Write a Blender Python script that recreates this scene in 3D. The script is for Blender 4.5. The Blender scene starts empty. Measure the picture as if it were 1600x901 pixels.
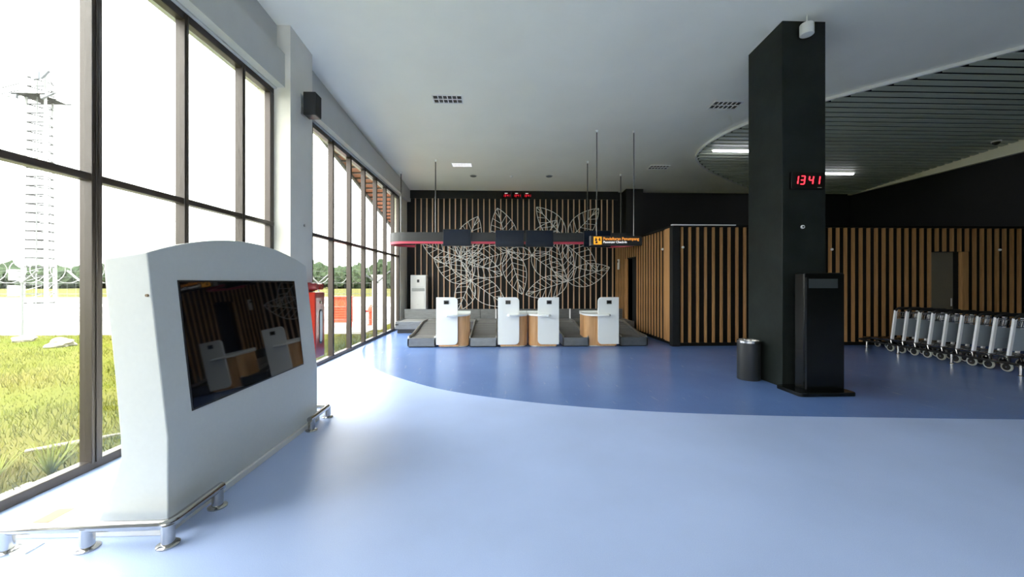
import bpy, bmesh, math, random
from mathutils import Vector, Matrix, noise
import numpy as np

random.seed(7)
rng = np.random.default_rng(7)
scene = bpy.context.scene
COL = scene.collection
PI = math.pi

# ------------------------------------------------------------------ camera
cam_data = bpy.data.cameras.new('camera')
cam = bpy.data.objects.new('camera', cam_data)
COL.objects.link(cam)
cam.location = (0, 0, 1.55)
cam.rotation_euler = (PI / 2, 0, -math.atan(20 / 600))
cam_data.sensor_width = 36
cam_data.lens = 13.5
cam_data.shift_y = -9.5 / 1600
cam_data.clip_start = 0.05
cam_data.clip_end = 2000
scene.camera = cam

# ------------------------------------------------------------------ sky, exposure
world = bpy.data.worlds.new('overcast_sky')
scene.world = world
world.use_nodes = True
bg = world.node_tree.nodes['Background']
bg.inputs['Color'].default_value = (1.0, 0.995, 0.96, 1)
# overcast sky: three times as bright overhead as at the horizon
_nt = world.node_tree
_tc = _nt.nodes.new('ShaderNodeTexCoord')
_sx = _nt.nodes.new('ShaderNodeSeparateXYZ')
_mx = _nt.nodes.new('ShaderNodeMath'); _mx.operation = 'MAXIMUM'; _mx.inputs[1].default_value = 0.0
_ma = _nt.nodes.new('ShaderNodeMath'); _ma.operation = 'MULTIPLY_ADD'
_ma.inputs[1].default_value = 4.4; _ma.inputs[2].default_value = 2.2
_nt.links.new(_tc.outputs['Generated'], _sx.inputs[0])
_nt.links.new(_sx.outputs['Z'], _mx.inputs[0])
_nt.links.new(_mx.outputs[0], _ma.inputs[0])
_nt.links.new(_ma.outputs[0], bg.inputs['Strength'])
sun_d = bpy.data.lights.new('hazy_sun', 'SUN')
sun_d.energy = 4.5
sun_d.angle = math.radians(8)
sun_d.color = (1, 0.95, 0.86)
sun = bpy.data.objects.new('hazy_sun', sun_d)
COL.objects.link(sun)
sun.rotation_euler = (math.radians(28), math.radians(6), 0)
vs = scene.view_settings
vs.view_transform = 'Standard'
vs.look = 'None'
vs.exposure = 1.47
vs.gamma = 1.0
vs.use_curve_mapping = False
scene.cycles.max_bounces = 10
scene.cycles.diffuse_bounces = 6
scene.cycles.transparent_max_bounces = 24
scene.cycles.sample_clamp_indirect = 8
scene.cycles.use_denoising = True


# ------------------------------------------------------------------ helpers
class MB:
    """collects shapes into one mesh"""
    def __init__(self):
        self.v = []; self.f = []

    def add(self, vs_, fs_):
        n = len(self.v)
        self.v += [tuple(p) for p in vs_]
        self.f += [tuple(i + n for i in q) for q in fs_]
        return self

    def box(self, x0, x1, y0, y1, z0, z1):
        return self.add([(x0, y0, z0), (x1, y0, z0), (x1, y1, z0), (x0, y1, z0),
                         (x0, y0, z1), (x1, y0, z1), (x1, y1, z1), (x0, y1, z1)],
                        [(0, 3, 2, 1), (4, 5, 6, 7), (0, 1, 5, 4), (1, 2, 6, 5), (2, 3, 7, 6), (3, 0, 4, 7)])

    def hexa(self, p):
        return self.add(p, [(0, 3, 2, 1), (4, 5, 6, 7), (0, 1, 5, 4), (1, 2, 6, 5), (2, 3, 7, 6), (3, 0, 4, 7)])

    def prism(self, poly, axis, a, b):
        """poly: list of (u,v); axis 'x': u=y v=z, 'y': u=x v=z, 'z': u=x v=y"""
        def m(u, v, w):
            return {'x': (w, u, v), 'y': (u, w, v), 'z': (u, v, w)}[axis]
        n = len(poly)
        vs_ = [m(u, v, a) for u, v in poly] + [m(u, v, b) for u, v in poly]
        fs_ = [tuple(range(n))[::-1], tuple(range(n, 2 * n))]
        fs_ += [(i, (i + 1) % n, n + (i + 1) % n, n + i) for i in range(n)]
        return self.add(vs_, fs_)

    def tube(self, pts, r, n=8, closed=False):
        pts = [Vector(p) for p in pts]
        m = len(pts)
        rings = []
        up = None
        for i, p in enumerate(pts):
            if closed:
                t = pts[(i + 1) % m] - pts[i - 1]
            else:
                t = pts[min(i + 1, m - 1)] - pts[max(i - 1, 0)]
            t.normalize()
            if up is None:
                up = Vector((0, 0, 1)) if abs(t.z) < 0.9 else Vector((1, 0, 0))
            a = t.cross(up)
            if a.length < 1e-6:
                a = t.orthogonal()
            a.normalize()
            b = a.cross(t).normalized()
            up = b
            rr = r[i] if isinstance(r, (list, tuple)) else r
            rings.append([p + a * (rr * math.cos(2 * PI * k / n)) + b * (rr * math.sin(2 * PI * k / n)) for k in range(n)])
        vs_ = [q for ring in rings for q in ring]
        fs_ = []
        for i in range(m if closed else m - 1):
            j = (i + 1) % m
            for k in range(n):
                fs_.append((i * n + k, i * n + (k + 1) % n, j * n + (k + 1) % n, j * n + k))
        if not closed:
            fs_.append(tuple(range(n))[::-1])
            fs_.append(tuple((m - 1) * n + k for k in range(n)))
        return self.add(vs_, fs_)

    def cyl(self, c, r, z0, z1, n=24, r1=None):
        r1 = r if r1 is None else r1
        return self.tube([(c[0], c[1], z0), (c[0], c[1], z1)], [r, r1], n)

    def lathe(self, c, prof, n=28):
        vs_ = []; fs_ = []
        m = len(prof)
        for r, z in prof:
            for k in range(n):
                a = 2 * PI * k / n
                vs_.append((c[0] + r * math.cos(a), c[1] + r * math.sin(a), c[2] + z))
        for i in range(m - 1):
            for k in range(n):
                fs_.append((i * n + k, i * n + (k + 1) % n, (i + 1) * n + (k + 1) % n, (i + 1) * n + k))
        fs_.append(tuple(range(n))[::-1]); fs_.append(tuple((m - 1) * n + k for k in range(n)))
        return self.add(vs_, fs_)

    def ring_x(self, c, r, rt, n=20, k=8):
        """torus with axis along x"""
        pts = [(c[0], c[1] + r * math.cos(2 * PI * i / n), c[2] + r * math.sin(2 * PI * i / n)) for i in range(n)]
        return self.tube(pts, rt, k, closed=True)

    def mesh(self, name, mat, smooth=False):
        me = bpy.data.meshes.new(name)
        me.from_pydata(self.v, [], self.f)
        bm = bmesh.new(); bm.from_mesh(me)
        bmesh.ops.recalc_face_normals(bm, faces=bm.faces)
        bm.to_mesh(me); bm.free()
        me.materials.append(mat)
        if smooth:
            me.polygons.foreach_set('use_smooth', [True] * len(me.polygons))
            try:
                me.set_sharp_from_angle(angle=math.radians(40))
            except Exception:
                pass
        return me

    def build(self, name, mat, parent=None, smooth=False, bevel=0.0, seg=2):
        o = bpy.data.objects.new(name, self.mesh(name, mat, smooth or bevel > 0))
        COL.objects.link(o)
        if parent is not None:
            o.parent = parent
        if bevel > 0:
            b = o.modifiers.new('edge', 'BEVEL')
            b.width = bevel; b.segments = seg; b.limit_method = 'ANGLE'; b.angle_limit = math.radians(40)
        return o


def tag(o, label=None, cat=None, group=None, kind=None):
    if label: o['label'] = label
    if cat: o['category'] = cat
    if group: o['group'] = group
    if kind: o['kind'] = kind
    return o


def thing(name, label, cat, loc=(0, 0, 0), rz=0.0, group=None, kind=None):
    o = bpy.data.objects.new(name, None)
    o.empty_display_size = 0.1
    o.location = loc; o.rotation_euler = (0, 0, rz)
    COL.objects.link(o)
    return tag(o, label, cat, group, kind)


def link_mesh(name, me, parent, loc=(0, 0, 0)):
    o = bpy.data.objects.new(name, me)
    COL.objects.link(o); o.parent = parent; o.location = loc
    return o


def copy_tree(o, parent=None):
    c = o.copy(); COL.objects.link(c)
    if parent is not None: c.parent = parent
    for ch in list(o.children):
        copy_tree(ch, c)
    return c


def rrect(w, h, r, n=6, corners=(1, 1, 1, 1), x=0, y=0):
    """rounded rectangle outline, corners order: lower-left, lower-right, upper-right, upper-left"""
    out = []
    cs = [(x + r, y + r, PI), (x + w - r, y + r, 1.5 * PI), (x + w - r, y + h - r, 0), (x + r, y + h - r, 0.5 * PI)]
    ex = [(x, y), (x + w, y), (x + w, y + h), (x, y + h)]
    for i, (cx, cy, a) in enumerate(cs):
        if corners[i]:
            out += [(cx + r * math.cos(a + 0.5 * PI * k / n), cy + r * math.sin(a + 0.5 * PI * k / n)) for k in range(n + 1)]
        else:
            out.append(ex[i])
    return out


def catmull(pts, n=8):
    P = [Vector(p) for p in pts]
    P = [P[0] * 2 - P[1]] + P + [P[-1] * 2 - P[-2]]
    out = []
    for i in range(1, len(P) - 2):
        for k in range(n):
            t = k / n
            a, b, c, d = P[i - 1], P[i], P[i + 1], P[i + 2]
            out.append(0.5 * ((2 * b) + (c - a) * t + (2 * a - 5 * b + 4 * c - d) * t * t + (3 * b - a - 3 * c + d) * t ** 3))
    out.append(P[-2])
    return out


# ------------------------------------------------------------------ materials
def pbr(name, col, rough=0.5, metal=0.0, spec=0.5, var=0.0, vscale=4.0, bump=0.0, bscale=60.0, stretch=(1, 1, 1),
        col2=None, emit=None, estr=0.0, coat=0.0):
    m = bpy.data.materials.new(name)
    m.use_nodes = True
    nt = m.node_tree
    b = nt.nodes['Principled BSDF']
    b.inputs['Base Color'].default_value = (*col, 1)
    b.inputs['Roughness'].default_value = rough
    b.inputs['Metallic'].default_value = metal
    b.inputs['Specular IOR Level'].default_value = spec
    if coat:
        b.inputs['Coat Weight'].default_value = coat
        b.inputs['Coat Roughness'].default_value = 0.08
    if emit:
        b.inputs['Emission Color'].default_value = (*emit, 1)
        b.inputs['Emission Strength'].default_value = estr
    if var or bump or col2:
        tc = nt.nodes.new('ShaderNodeTexCoord')
        mp = nt.nodes.new('ShaderNodeMapping')
        mp.inputs['Scale'].default_value = stretch
        nt.links.new(tc.outputs['Object'], mp.inputs['Vector'])
    if var or col2:
        nz = nt.nodes.new('ShaderNodeTexNoise')
        nz.inputs['Scale'].default_value = vscale
        nz.inputs['Detail'].default_value = 6
        nt.links.new(mp.outputs['Vector'], nz.inputs['Vector'])
        rp = nt.nodes.new('ShaderNodeValToRGB')
        rp.color_ramp.elements[0].position = 0.3
        rp.color_ramp.elements[1].position = 0.7
        c2 = col2 if col2 else tuple(min(1, c * (1 + var)) for c in col)
        c1 = col if col2 else tuple(c * (1 - var) for c in col)
        rp.color_ramp.elements[0].color = (*c1, 1)
        rp.color_ramp.elements[1].color = (*c2, 1)
        nt.links.new(nz.outputs['Fac'], rp.inputs['Fac'])
        nt.links.new(rp.outputs['Color'], b.inputs['Base Color'])
    if bump:
        nb = nt.nodes.new('ShaderNodeTexNoise')
        nb.inputs['Scale'].default_value = bscale
        nb.inputs['Detail'].default_value = 3
        nt.links.new(mp.outputs['Vector'], nb.inputs['Vector'])
        bp = nt.nodes.new('ShaderNodeBump')
        bp.inputs['Strength'].default_value = bump
        bp.inputs['Distance'].default_value = 0.01
        nt.links.new(nb.outputs['Fac'], bp.inputs['Height'])
        nt.links.new(bp.outputs['Normal'], b.inputs['Normal'])
    return m


def glass_mat():
    m = bpy.data.materials.new('window_glass')
    m.use_nodes = True
    nt = m.node_tree
    nt.nodes.clear()
    out = nt.nodes.new('ShaderNodeOutputMaterial')
    mix = nt.nodes.new('ShaderNodeMixShader')
    tr = nt.nodes.new('ShaderNodeBsdfTransparent')
    tr.inputs['Color'].default_value = (0.97, 0.985, 0.98, 1)
    gl = nt.nodes.new('ShaderNodeBsdfGlossy')
    gl.inputs['Roughness'].default_value = 0.02
    lw = nt.nodes.new('ShaderNodeLayerWeight')
    pw = nt.nodes.new('ShaderNodeMath'); pw.operation = 'POWER'; pw.inputs[1].default_value = 5
    ma = nt.nodes.new('ShaderNodeMath'); ma.operation = 'MULTIPLY_ADD'; ma.inputs[1].default_value = 0.5; ma.inputs[2].default_value = 0.02
    nt.links.new(lw.outputs['Facing'], pw.inputs[0])
    nt.links.new(pw.outputs[0], ma.inputs[0])
    nt.links.new(ma.outputs[0], mix.inputs[0])
    nt.links.new(tr.outputs[0], mix.inputs[1])
    nt.links.new(gl.outputs[0], mix.inputs[2])
    nt.links.new(mix.outputs[0], out.inputs['Surface'])
    return m


def floor_mat(name, col, rough, scuff):
    """sheet vinyl: faint mottling, fine grain, waves in the sheet, pale scuffs"""
    m = pbr(name, col, rough, var=0.07, vscale=0.9)
    nt = m.node_tree
    b = nt.nodes['Principled BSDF']
    tc = nt.nodes.new('ShaderNodeTexCoord')
    base = b.inputs['Base Color'].links[0].from_socket
    n1 = nt.nodes.new('ShaderNodeTexNoise'); n1.inputs['Scale'].default_value = 220; n1.inputs['Detail'].default_value = 2
    nt.links.new(tc.outputs['Object'], n1.inputs['Vector'])
    mx = nt.nodes.new('ShaderNodeMix'); mx.data_type = 'RGBA'; mx.blend_type = 'OVERLAY'
    mx.inputs['Factor'].default_value = 0.25
    nt.links.new(base, mx.inputs['A']); nt.links.new(n1.outputs['Fac'], mx.inputs['B'])
    last = mx.outputs['Result']
    if scuff:
        mp = nt.nodes.new('ShaderNodeMapping')
        mp.inputs['Rotation'].default_value = (0, 0, 0.6); mp.inputs['Scale'].default_value = (9, 1.1, 1)
        nt.links.new(tc.outputs['Object'], mp.inputs['Vector'])
        n2 = nt.nodes.new('ShaderNodeTexNoise'); n2.inputs['Scale'].default_value = 1.6; n2.inputs['Detail'].default_value = 7
        n2.inputs['Roughness'].default_value = 0.7
        nt.links.new(mp.outputs['Vector'], n2.inputs['Vector'])
        r2 = nt.nodes.new('ShaderNodeValToRGB')
        r2.color_ramp.elements[0].position = 0.62; r2.color_ramp.elements[0].color = (0, 0, 0, 1)
        r2.color_ramp.elements[1].position = 0.8; r2.color_ramp.elements[1].color = (scuff, scuff, scuff, 1)
        nt.links.new(n2.outputs['Fac'], r2.inputs['Fac'])
        m2 = nt.nodes.new('ShaderNodeMix'); m2.data_type = 'RGBA'
        m2.inputs['B'].default_value = (0.5, 0.52, 0.62, 1)
        nt.links.new(r2.outputs['Color'], m2.inputs['Factor']); nt.links.new(last, m2.inputs['A'])
        last = m2.outputs['Result']
    nt.links.new(last, b.inputs['Base Color'])
    n3 = nt.nodes.new('ShaderNodeTexNoise'); n3.inputs['Scale'].default_value = 1.3; n3.inputs['Detail'].default_value = 5
    nt.links.new(tc.outputs['Object'], n3.inputs['Vector'])
    bp = nt.nodes.new('ShaderNodeBump'); bp.inputs['Strength'].default_value = 0.25; bp.inputs['Distance'].default_value = 0.02
    nt.links.new(n3.outputs['Fac'], bp.inputs['Height'])
    nt.links.new(bp.outputs['Normal'], b.inputs['Normal'])
    return m


def wood_mat(name, c1, c2, rough=0.45):
    m = pbr(name, c1, rough, var=0.2, vscale=3.0, stretch=(14, 14, 0.7), col2=c2)
    return m


M = {}
M['floor'] = floor_mat('pale_blue_vinyl', (0.42, 0.525, 0.80), 0.36, 0)
M['floor2'] = floor_mat('deep_blue_vinyl', (0.115, 0.20, 0.44), 0.27, 0.8)
M['ceiling'] = pbr('ceiling_paint', (0.94, 0.925, 0.82), 0.75, var=0.02, vscale=1.2, bump=0.15, bscale=70)
M['wall'] = pbr('cream_paint', (0.74, 0.72, 0.65), 0.6, var=0.02, bump=0.1, bscale=120)
M['cream'] = pbr('light_cream_paint', (0.92, 0.88, 0.70), 0.6)
M['beam'] = pbr('grey_paint', (0.56, 0.56, 0.53), 0.6, var=0.02, bump=0.1, bscale=120)
M['black'] = pbr('black_paint', (0.010, 0.011, 0.012), 0.55, spec=0.3)
M['black_back'] = pbr('black_backing', (0.006, 0.006, 0.006), 0.7, spec=0.2)
M['column'] = pbr('black_column_paint', (0.015, 0.019, 0.018), 0.28, spec=0.15, var=0.25, vscale=3, bump=0.05, bscale=20)
M['wood'] = wood_mat('slat_wood', (0.36, 0.18, 0.065), (0.52, 0.285, 0.115))
M['rod'] = pbr('dark_steel_rod', (0.16, 0.16, 0.16), 0.25, metal=1.0)
M['wood_lit'] = wood_mat('window_lit_slat_wood', (0.56, 0.35, 0.21), (0.70, 0.48, 0.32))  # slat wood lightened: window light on the back slats put into its colour
M['wood_desk'] = wood_mat('desk_wood', (0.52, 0.27, 0.11), (0.66, 0.38, 0.18), 0.35)
M['frame'] = pbr('bronze_aluminium', (0.060, 0.048, 0.042), 0.35, metal=0.4, spec=0.5)
M['glass'] = glass_mat()
M['white'] = pbr('white_laminate', (0.82, 0.84, 0.83), 0.3)
M['white_matt'] = pbr('white_matt', (0.8, 0.8, 0.78), 0.55)
M['kiosk'] = pbr('warm_grey_lacquer', (0.66, 0.67, 0.63), 0.42, var=0.015, vscale=30)
M['screen'] = pbr('black_screen_glass', (0.004, 0.005, 0.007), 0.03, spec=0.5)
M['navy'] = pbr('navy_screen', (0.006, 0.012, 0.028), 0.2, spec=0.4)
M['steel'] = pbr('brushed_steel', (0.62, 0.62, 0.60), 0.3, metal=1.0)
M['chrome'] = pbr('polished_steel', (0.50, 0.49, 0.48), 0.16, metal=1.0)
M['steel_dull'] = pbr('dull_steel_sheet', (0.22, 0.23, 0.235), 0.4, metal=0.9, var=0.12, vscale=6, stretch=(1, 1, 6))
M['rubber'] = pbr('black_rubber', (0.016, 0.016, 0.017), 0.6, spec=0.3)
M['belt'] = pbr('grey_belt', (0.17, 0.17, 0.165), 0.55)
M['dark'] = pbr('charcoal_plastic', (0.02, 0.021, 0.023), 0.4)
M['gloss_black'] = pbr('gloss_black_panel', (0.005, 0.006, 0.006), 0.2, spec=0.25)
M['bin'] = pbr('black_powder_coat', (0.02, 0.022, 0.024), 0.42, spec=0.5)
M['red'] = pbr('fire_red', (0.90, 0.055, 0.02), 0.3)
M['red_dark'] = pbr('dark_red_gloss', (0.36, 0.03, 0.03), 0.12, coat=0.6)
M['red_strip'] = pbr('crimson_strip', (0.52, 0.045, 0.09), 0.4)
M['grey_panel'] = pbr('blue_grey_board', (0.36, 0.41, 0.46), 0.5)
M['tyre'] = pbr('grey_tyre', (0.42, 0.43, 0.40), 0.6)
M['alu'] = pbr('bright_aluminium', (0.92, 0.92, 0.94), 0.3)
M['lamp_on'] = pbr('fluorescent_tube', (1, 1, 1), 0.4, emit=(0.93, 0.93, 1.0), estr=7.0)
M['lamp_dim'] = pbr('lit_diffuser', (0.9, 0.9, 0.92), 0.4, emit=(0.95, 0.96, 1.0), estr=0.4)
M['louvre'] = pbr('louvre_metal', (0.92, 0.92, 0.93), 0.4)
M['louvre_dark'] = pbr('lamp_box_interior', (0.07, 0.07, 0.075), 0.4)
M['led'] = pbr('red_led', (0.3, 0.0, 0.0), 0.4, emit=(1.0, 0.03, 0.05), estr=1.1)
M['led_dim'] = pbr('red_led_distant', (0.2, 0.0, 0.0), 0.4, emit=(0.8, 0.01, 0.03), estr=0.5)
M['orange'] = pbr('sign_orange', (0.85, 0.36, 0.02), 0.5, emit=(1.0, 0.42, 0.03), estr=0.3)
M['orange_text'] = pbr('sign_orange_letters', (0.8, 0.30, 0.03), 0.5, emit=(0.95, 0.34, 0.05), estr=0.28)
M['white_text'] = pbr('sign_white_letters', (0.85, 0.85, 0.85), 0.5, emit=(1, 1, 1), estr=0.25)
M['slat_grey'] = pbr('grey_ceiling_slat', (0.50, 0.54, 0.44), 0.5)
M['leaf_wire'] = pbr('white_wire', (0.82, 0.82, 0.80), 0.45)
M['brown'] = pbr('brown_recess', (0.28, 0.2, 0.12), 0.7)
M['tower'] = pbr('white_tower_paint', (0.26, 0.265, 0.27), 0.6)
M['rung'] = pbr('grey_rung', (0.014, 0.014, 0.016), 0.6)
M['galv'] = pbr('galvanised_steel', (0.13, 0.14, 0.14), 0.6)
M['tile_roof'] = pbr('orange_roof_tile', (0.42, 0.17, 0.10), 0.7, var=0.2, vscale=5)
M['ground'] = None
M['gravel'] = pbr('pale_gravel', (0.15, 0.14, 0.12), 0.9, var=0.2, vscale=3, bump=0.4, bscale=25)
M['tarmac'] = pbr('grey_apron', (0.095, 0.09, 0.088), 0.9, var=0.15, vscale=0.6, stretch=(0.2, 1, 1))
M['concrete'] = pbr('concrete', (0.36, 0.35, 0.32), 0.85, var=0.12, vscale=4, bump=0.2, bscale=30)
M['far_grass'] = pbr('far_airfield_grass', (0.055, 0.058, 0.022), 1.0, spec=0.0, col2=(0.066, 0.06, 0.026), vscale=0.15)
M['tree'] = pbr('tree_leaf', (0.022, 0.034, 0.020), 0.9, spec=0.0, col2=(0.036, 0.048, 0.028), vscale=0.5)
M['blade'] = pbr('grass_blade', (0.052, 0.074, 0.004), 0.8, spec=0.0, col2=(0.10, 0.092, 0.016), vscale=0.55)
M['tuft'] = pbr('yellow_green_blade', (0.13, 0.15, 0.015), 0.6, spec=0.2)
M['stone'] = pbr('pale_stone', (0.22, 0.2, 0.16), 0.9, var=0.2, vscale=6)


def ground_mat():
    m = pbr('grassy_ground', (0.05, 0.062, 0.008), 1.0, spec=0.0, col2=(0.08, 0.07, 0.022), vscale=0.5, bump=0.8, bscale=9)
    return m


M['ground'] = ground_mat()

# ------------------------------------------------------------------ room constants
XW = -3.36          # inner face of the window frames
XR = 13.2           # right wall
YB = 14.0           # back wall
YF = -7.0           # rear end of the hall, behind the camera
HEAD = 4.44


def ceil_z(y):
    return 4.86 + 0.065 * (YB - y)


# ------------------------------------------------------------------ floor and ceiling
fl = MB().box(XW - 0.12, XR + 0.3, YF, YB + 0.3, -0.12, 0.0).build('floor', M['floor'])
tag(fl, 'pale blue sheet vinyl floor of the hall', 'floor', kind='structure')

curve_px = [(-3.345, 10.05), (-3.27, 9.45), (-3.098, 8.8), (-2.689, 7.78), (-2.164, 6.914), (-1.539, 6.214), (-0.733, 5.53),
            (0.414, 4.962), (1.7, 4.584), (3.128, 4.369), (4.563, 4.25), (5.936, 4.15), (9.0, 3.98), (13.19, 3.85)]
inlay = [(p.x, p.y) for p in catmull([(x, y, 0) for x, y in curve_px], 6)] + [(13.19, 13.99), (-3.345, 13.99)]
tag(MB().prism(inlay, 'z', -0.01, 0.002).build('trim_1', M['floor2']),
    'deep blue vinyl floor area with a sweeping curved edge', 'floor', kind='structure')

t = 0.3
ce = MB().hexa([(XW - 0.3, YF, ceil_z(YF)), (XR + 0.3, YF, ceil_z(YF)), (XR + 0.3, YB + 0.3, ceil_z(YB + 0.3)), (XW - 0.3, YB + 0.3, ceil_z(YB + 0.3)),
                (XW - 0.3, YF, ceil_z(YF) + t), (XR + 0.3, YF, ceil_z(YF) + t), (XR + 0.3, YB + 0.3, ceil_z(YB + 0.3) + t), (XW - 0.3, YB + 0.3, ceil_z(YB + 0.3) + t)])
tag(ce.build('ceiling', M['ceiling']), 'pale grey plaster ceiling sloping down to the back wall', 'ceiling', kind='structure')

# ------------------------------------------------------------------ left wall: lintel wall, beams, pillars
wl = MB().hexa([(XW - 0.25, YF, HEAD), (XW + 0.04, YF, HEAD), (XW + 0.04, YB + 0.3, HEAD), (XW - 0.25, YB + 0.3, HEAD),
                (XW - 0.25, YF, ceil_z(YF) + 0.1), (XW + 0.04, YF, ceil_z(YF) + 0.1), (XW + 0.04, YB + 0.3, ceil_z(YB) + 0.1), (XW - 0.25, YB + 0.3, ceil_z(YB) + 0.1)]
               ).build('wall_left', M['beam'])
tag(wl, 'grey and cream wall over the tall windows', 'wall', kind='structure')


def left_pillar(y0, y1, xin):
    m = MB().hexa([(XW - 0.25, y0, 0), (xin, y0, 0), (xin, y1, 0), (XW - 0.25, y1, 0),
                   (XW - 0.25, y0, ceil_z(y0) + 0.05), (xin, y0, ceil_z(y0) + 0.05), (xin, y1, ceil_z(y1) + 0.05), (XW - 0.25, y1, ceil_z(y1) + 0.05)])
    return m.build('pillar', M['wall'], wl)


left_pillar(5.85, 6.52, -3.12)
left_pillar(13.08, YB + 0.3, -3.33)
left_pillar(-2.05, 1.45, -3.12)  # unseen solid stretch, widened to cut window light on the kiosk end
MB().box(XW + 0.04, -3.2, 1.45, 5.85, HEAD + 0.02, 4.96).build('beam', M['beam'], wl)
MB().box(XW + 0.04, -3.2, 6.52, YB, HEAD + 0.02, 4.96).build('beam', M['beam'], wl)
MB().box(XW + 0.04, -3.2, YF, -2.05, HEAD + 0.02, 4.96).build('beam', M['beam'], wl)


# ------------------------------------------------------------------ windows
def window(name, label, y0, y1, mull, wide=()):
    w = thing(name, label, 'window', (0, 0, 0), kind='structure')
    xi, xo = XW, XW - 0.09
    fr = MB()
    fr.box(xo, xi, y0, y1, 0.0, 0.075)
    fr.box(xo, xi, y0, y1, HEAD - 0.085, HEAD)
    fr.box(xo, xi, y0, y0 + 0.05, 0.075, HEAD - 0.085)
    fr.box(xo, xi, y1 - 0.09, y1, 0.075, HEAD - 0.085)
    fr.build('frame', M['frame'], w, bevel=0.006)
    MB().box(xo + 0.005, xi + 0.004, y0, y1, 2.39, 2.45).build('transom', M['frame'], w, bevel=0.006)
    for c in mull:
        h = 0.042 if c in wide else 0.028
        m = MB().box(xo, xi + 0.012, c - h, c + h, 0.06, HEAD - 0.03)
        m.box(xi + 0.012, xi + 0.022, c - h * 0.35, c + h * 0.35, 0.06, HEAD - 0.03)
        m.build('mullion', M['frame'], w, bevel=0.004)
    ys = [y0 + 0.05] + list(mull) + [y1 - 0.09]
    for a, b in zip(ys[:-1], ys[1:]):
        for z0, z1 in ((0.07, 2.395), (2.445, HEAD - 0.08)):
            MB().box(XW - 0.048, XW - 0.042, a, b, z0, z1).build('pane', M['glass'], w)
    return w


window('window_1', 'tall bronze framed window wall behind the grey display kiosk', 1.45, 5.85,
       [5.16, 4.235, 3.315, 2.395], wide=(3.315,))
window('window_2', 'tall bronze framed window wall beyond the pillar, beside the conveyors', 6.52, 13.08,
       [7.0, 7.885, 8.81, 9.725, 10.63, 11.52, 12.35])
window('window_3', 'tall bronze framed window wall behind the viewer', YF, -2.05, [-3.1, -4.0, -4.9, -5.8])

# ------------------------------------------------------------------ back wall with slats
wb = MB().box(XW - 0.05, XR + 0.3, YB, YB + 0.3, 0, ceil_z(YB) + 0.1).build('wall_back', M['black'])
tag(wb, 'black back wall with thin vertical wooden slats', 'wall', kind='structure')
MB().box(-3.3, 4.35, YB - 0.09, YB, 4.58, ceil_z(YB - 0.1)).build('header', M['black'], wb)
slat_me = MB().box(-0.018, 0.018, -0.03, 0.035, 0.45, 4.58).mesh('slat', M['wood_lit'])
for i in range(36):
    link_mesh('slat', slat_me, wb, (-3.02 + i * 0.2052, YB - 0.035, 0))
MB().box(4.52, 5.14, 13.55, YB, 2.9, ceil_z(13.6)).build('pilaster', M['black'], wb)

# ------------------------------------------------------------------ slatted office block in the middle
YP, XP, ZP = 9.16, 4.2, 2.9
wm = MB()
wm.box(XP + 0.08, 10.76, YP + 0.08, YP + 0.28, 0.0, ZP)          # front, left of the doorway
wm.box(11.5, XR, YP + 0.08, YP + 0.28, 0.0, ZP)
wm.box(10.76, 11.5, YP + 0.08, YP + 0.28, 2.31, ZP)
wm.box(XP + 0.08, XP + 0.28, YP + 0.28, 11.82, 0.0, ZP)          # side
wm.box(XP + 0.08, XP + 0.28, 12.62, YB, 0.0, ZP)
wm.box(XP + 0.08, XP + 0.28, 11.82, 12.62, 2.33, ZP)
wm.box(XP + 0.02, XR, YP + 0.02, YB, ZP, ZP + 0.05)              # roof
wm = wm.build('wall_middle', M['black_back'])
tag(wm, 'black walled office block clad in vertical wooden slats', 'wall', kind='structure')
fs = MB().box(-0.024, 0.024, -0.022, 0.045, 0.085, ZP - 0.005).mesh('slat', M['wood'])
fs_short = MB().box(-0.024, 0.024, -0.022, 0.045, 2.32, ZP - 0.005).mesh('slat', M['wood'])
x = 4.445
while x < 13.1:
    inside = 10.74 < x < 11.68
    link_mesh('slat', fs_short if inside else fs, wm, (x, YP + 0.045, 0))
    x += 0.1955
MB().box(11.5, 11.66, YP, YP + 0.09, 0.085, 2.31).build('jamb_board', M['wood'], wm)
ss = MB().box(0.008, 0.045, -0.028, 0.028, 0.085, ZP - 0.005).mesh('slat', M['wood'])
ss_short = MB().box(0.008, 0.045, -0.028, 0.028, 2.36, ZP - 0.005).mesh('slat', M['wood'])
y = 9.78
while y < 13.9:
    link_mesh('slat', ss_short if 11.8 < y < 12.62 else ss, wm, (XP + 0.045, y, 0))
    y += 0.196
MB().box(XP, XP + 0.085, 9.33, 9.62, 0.085, ZP - 0.005).build('plank', M['wood'], wm, bevel=0.004)
MB().box(XP - 0.01, XP + 0.17, YP - 0.01, 9.32, 0.0, ZP).build('corner_post', M['black'], wm, bevel=0.006)
MB().box(XP + 0.02, XP + 0.28, 12.62, 12.70, 0.0, 2.33).build('jamb_board', M['wood'], wm)
MB().box(XP - 0.03, 5.75, YP - 0.02, YP + 0.05, ZP + 0.03, ZP + 0.055).build('cap_strip', M['white_matt'], wm)
MB().box(XP + 0.05, XR, YP + 0.05, YP + 0.09, 0.0, 0.085).build('skirting', M['black_back'], wm)
d1 = MB().box(10.76, 11.5, YP + 0.2, YP + 0.25, 0.0, 2.31).build('door_1', pbr('khaki_door', (0.16, 0.14, 0.10), 0.6))
tag(d1, 'drab khaki door set back among the slats behind the luggage trolleys', 'door', kind='structure')
MB().cyl((11.42, YP + 0.17), 0.012, 0.95, 1.15, 10).build('door_handle', M['steel'], d1)
d2 = MB().box(XP + 0.22, XP + 0.27, 11.82, 12.62, 0.0, 2.33).build('door_2', M['black'])
tag(d2, 'black door set back in the slatted side wall beside the conveyors', 'door', kind='structure')
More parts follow.
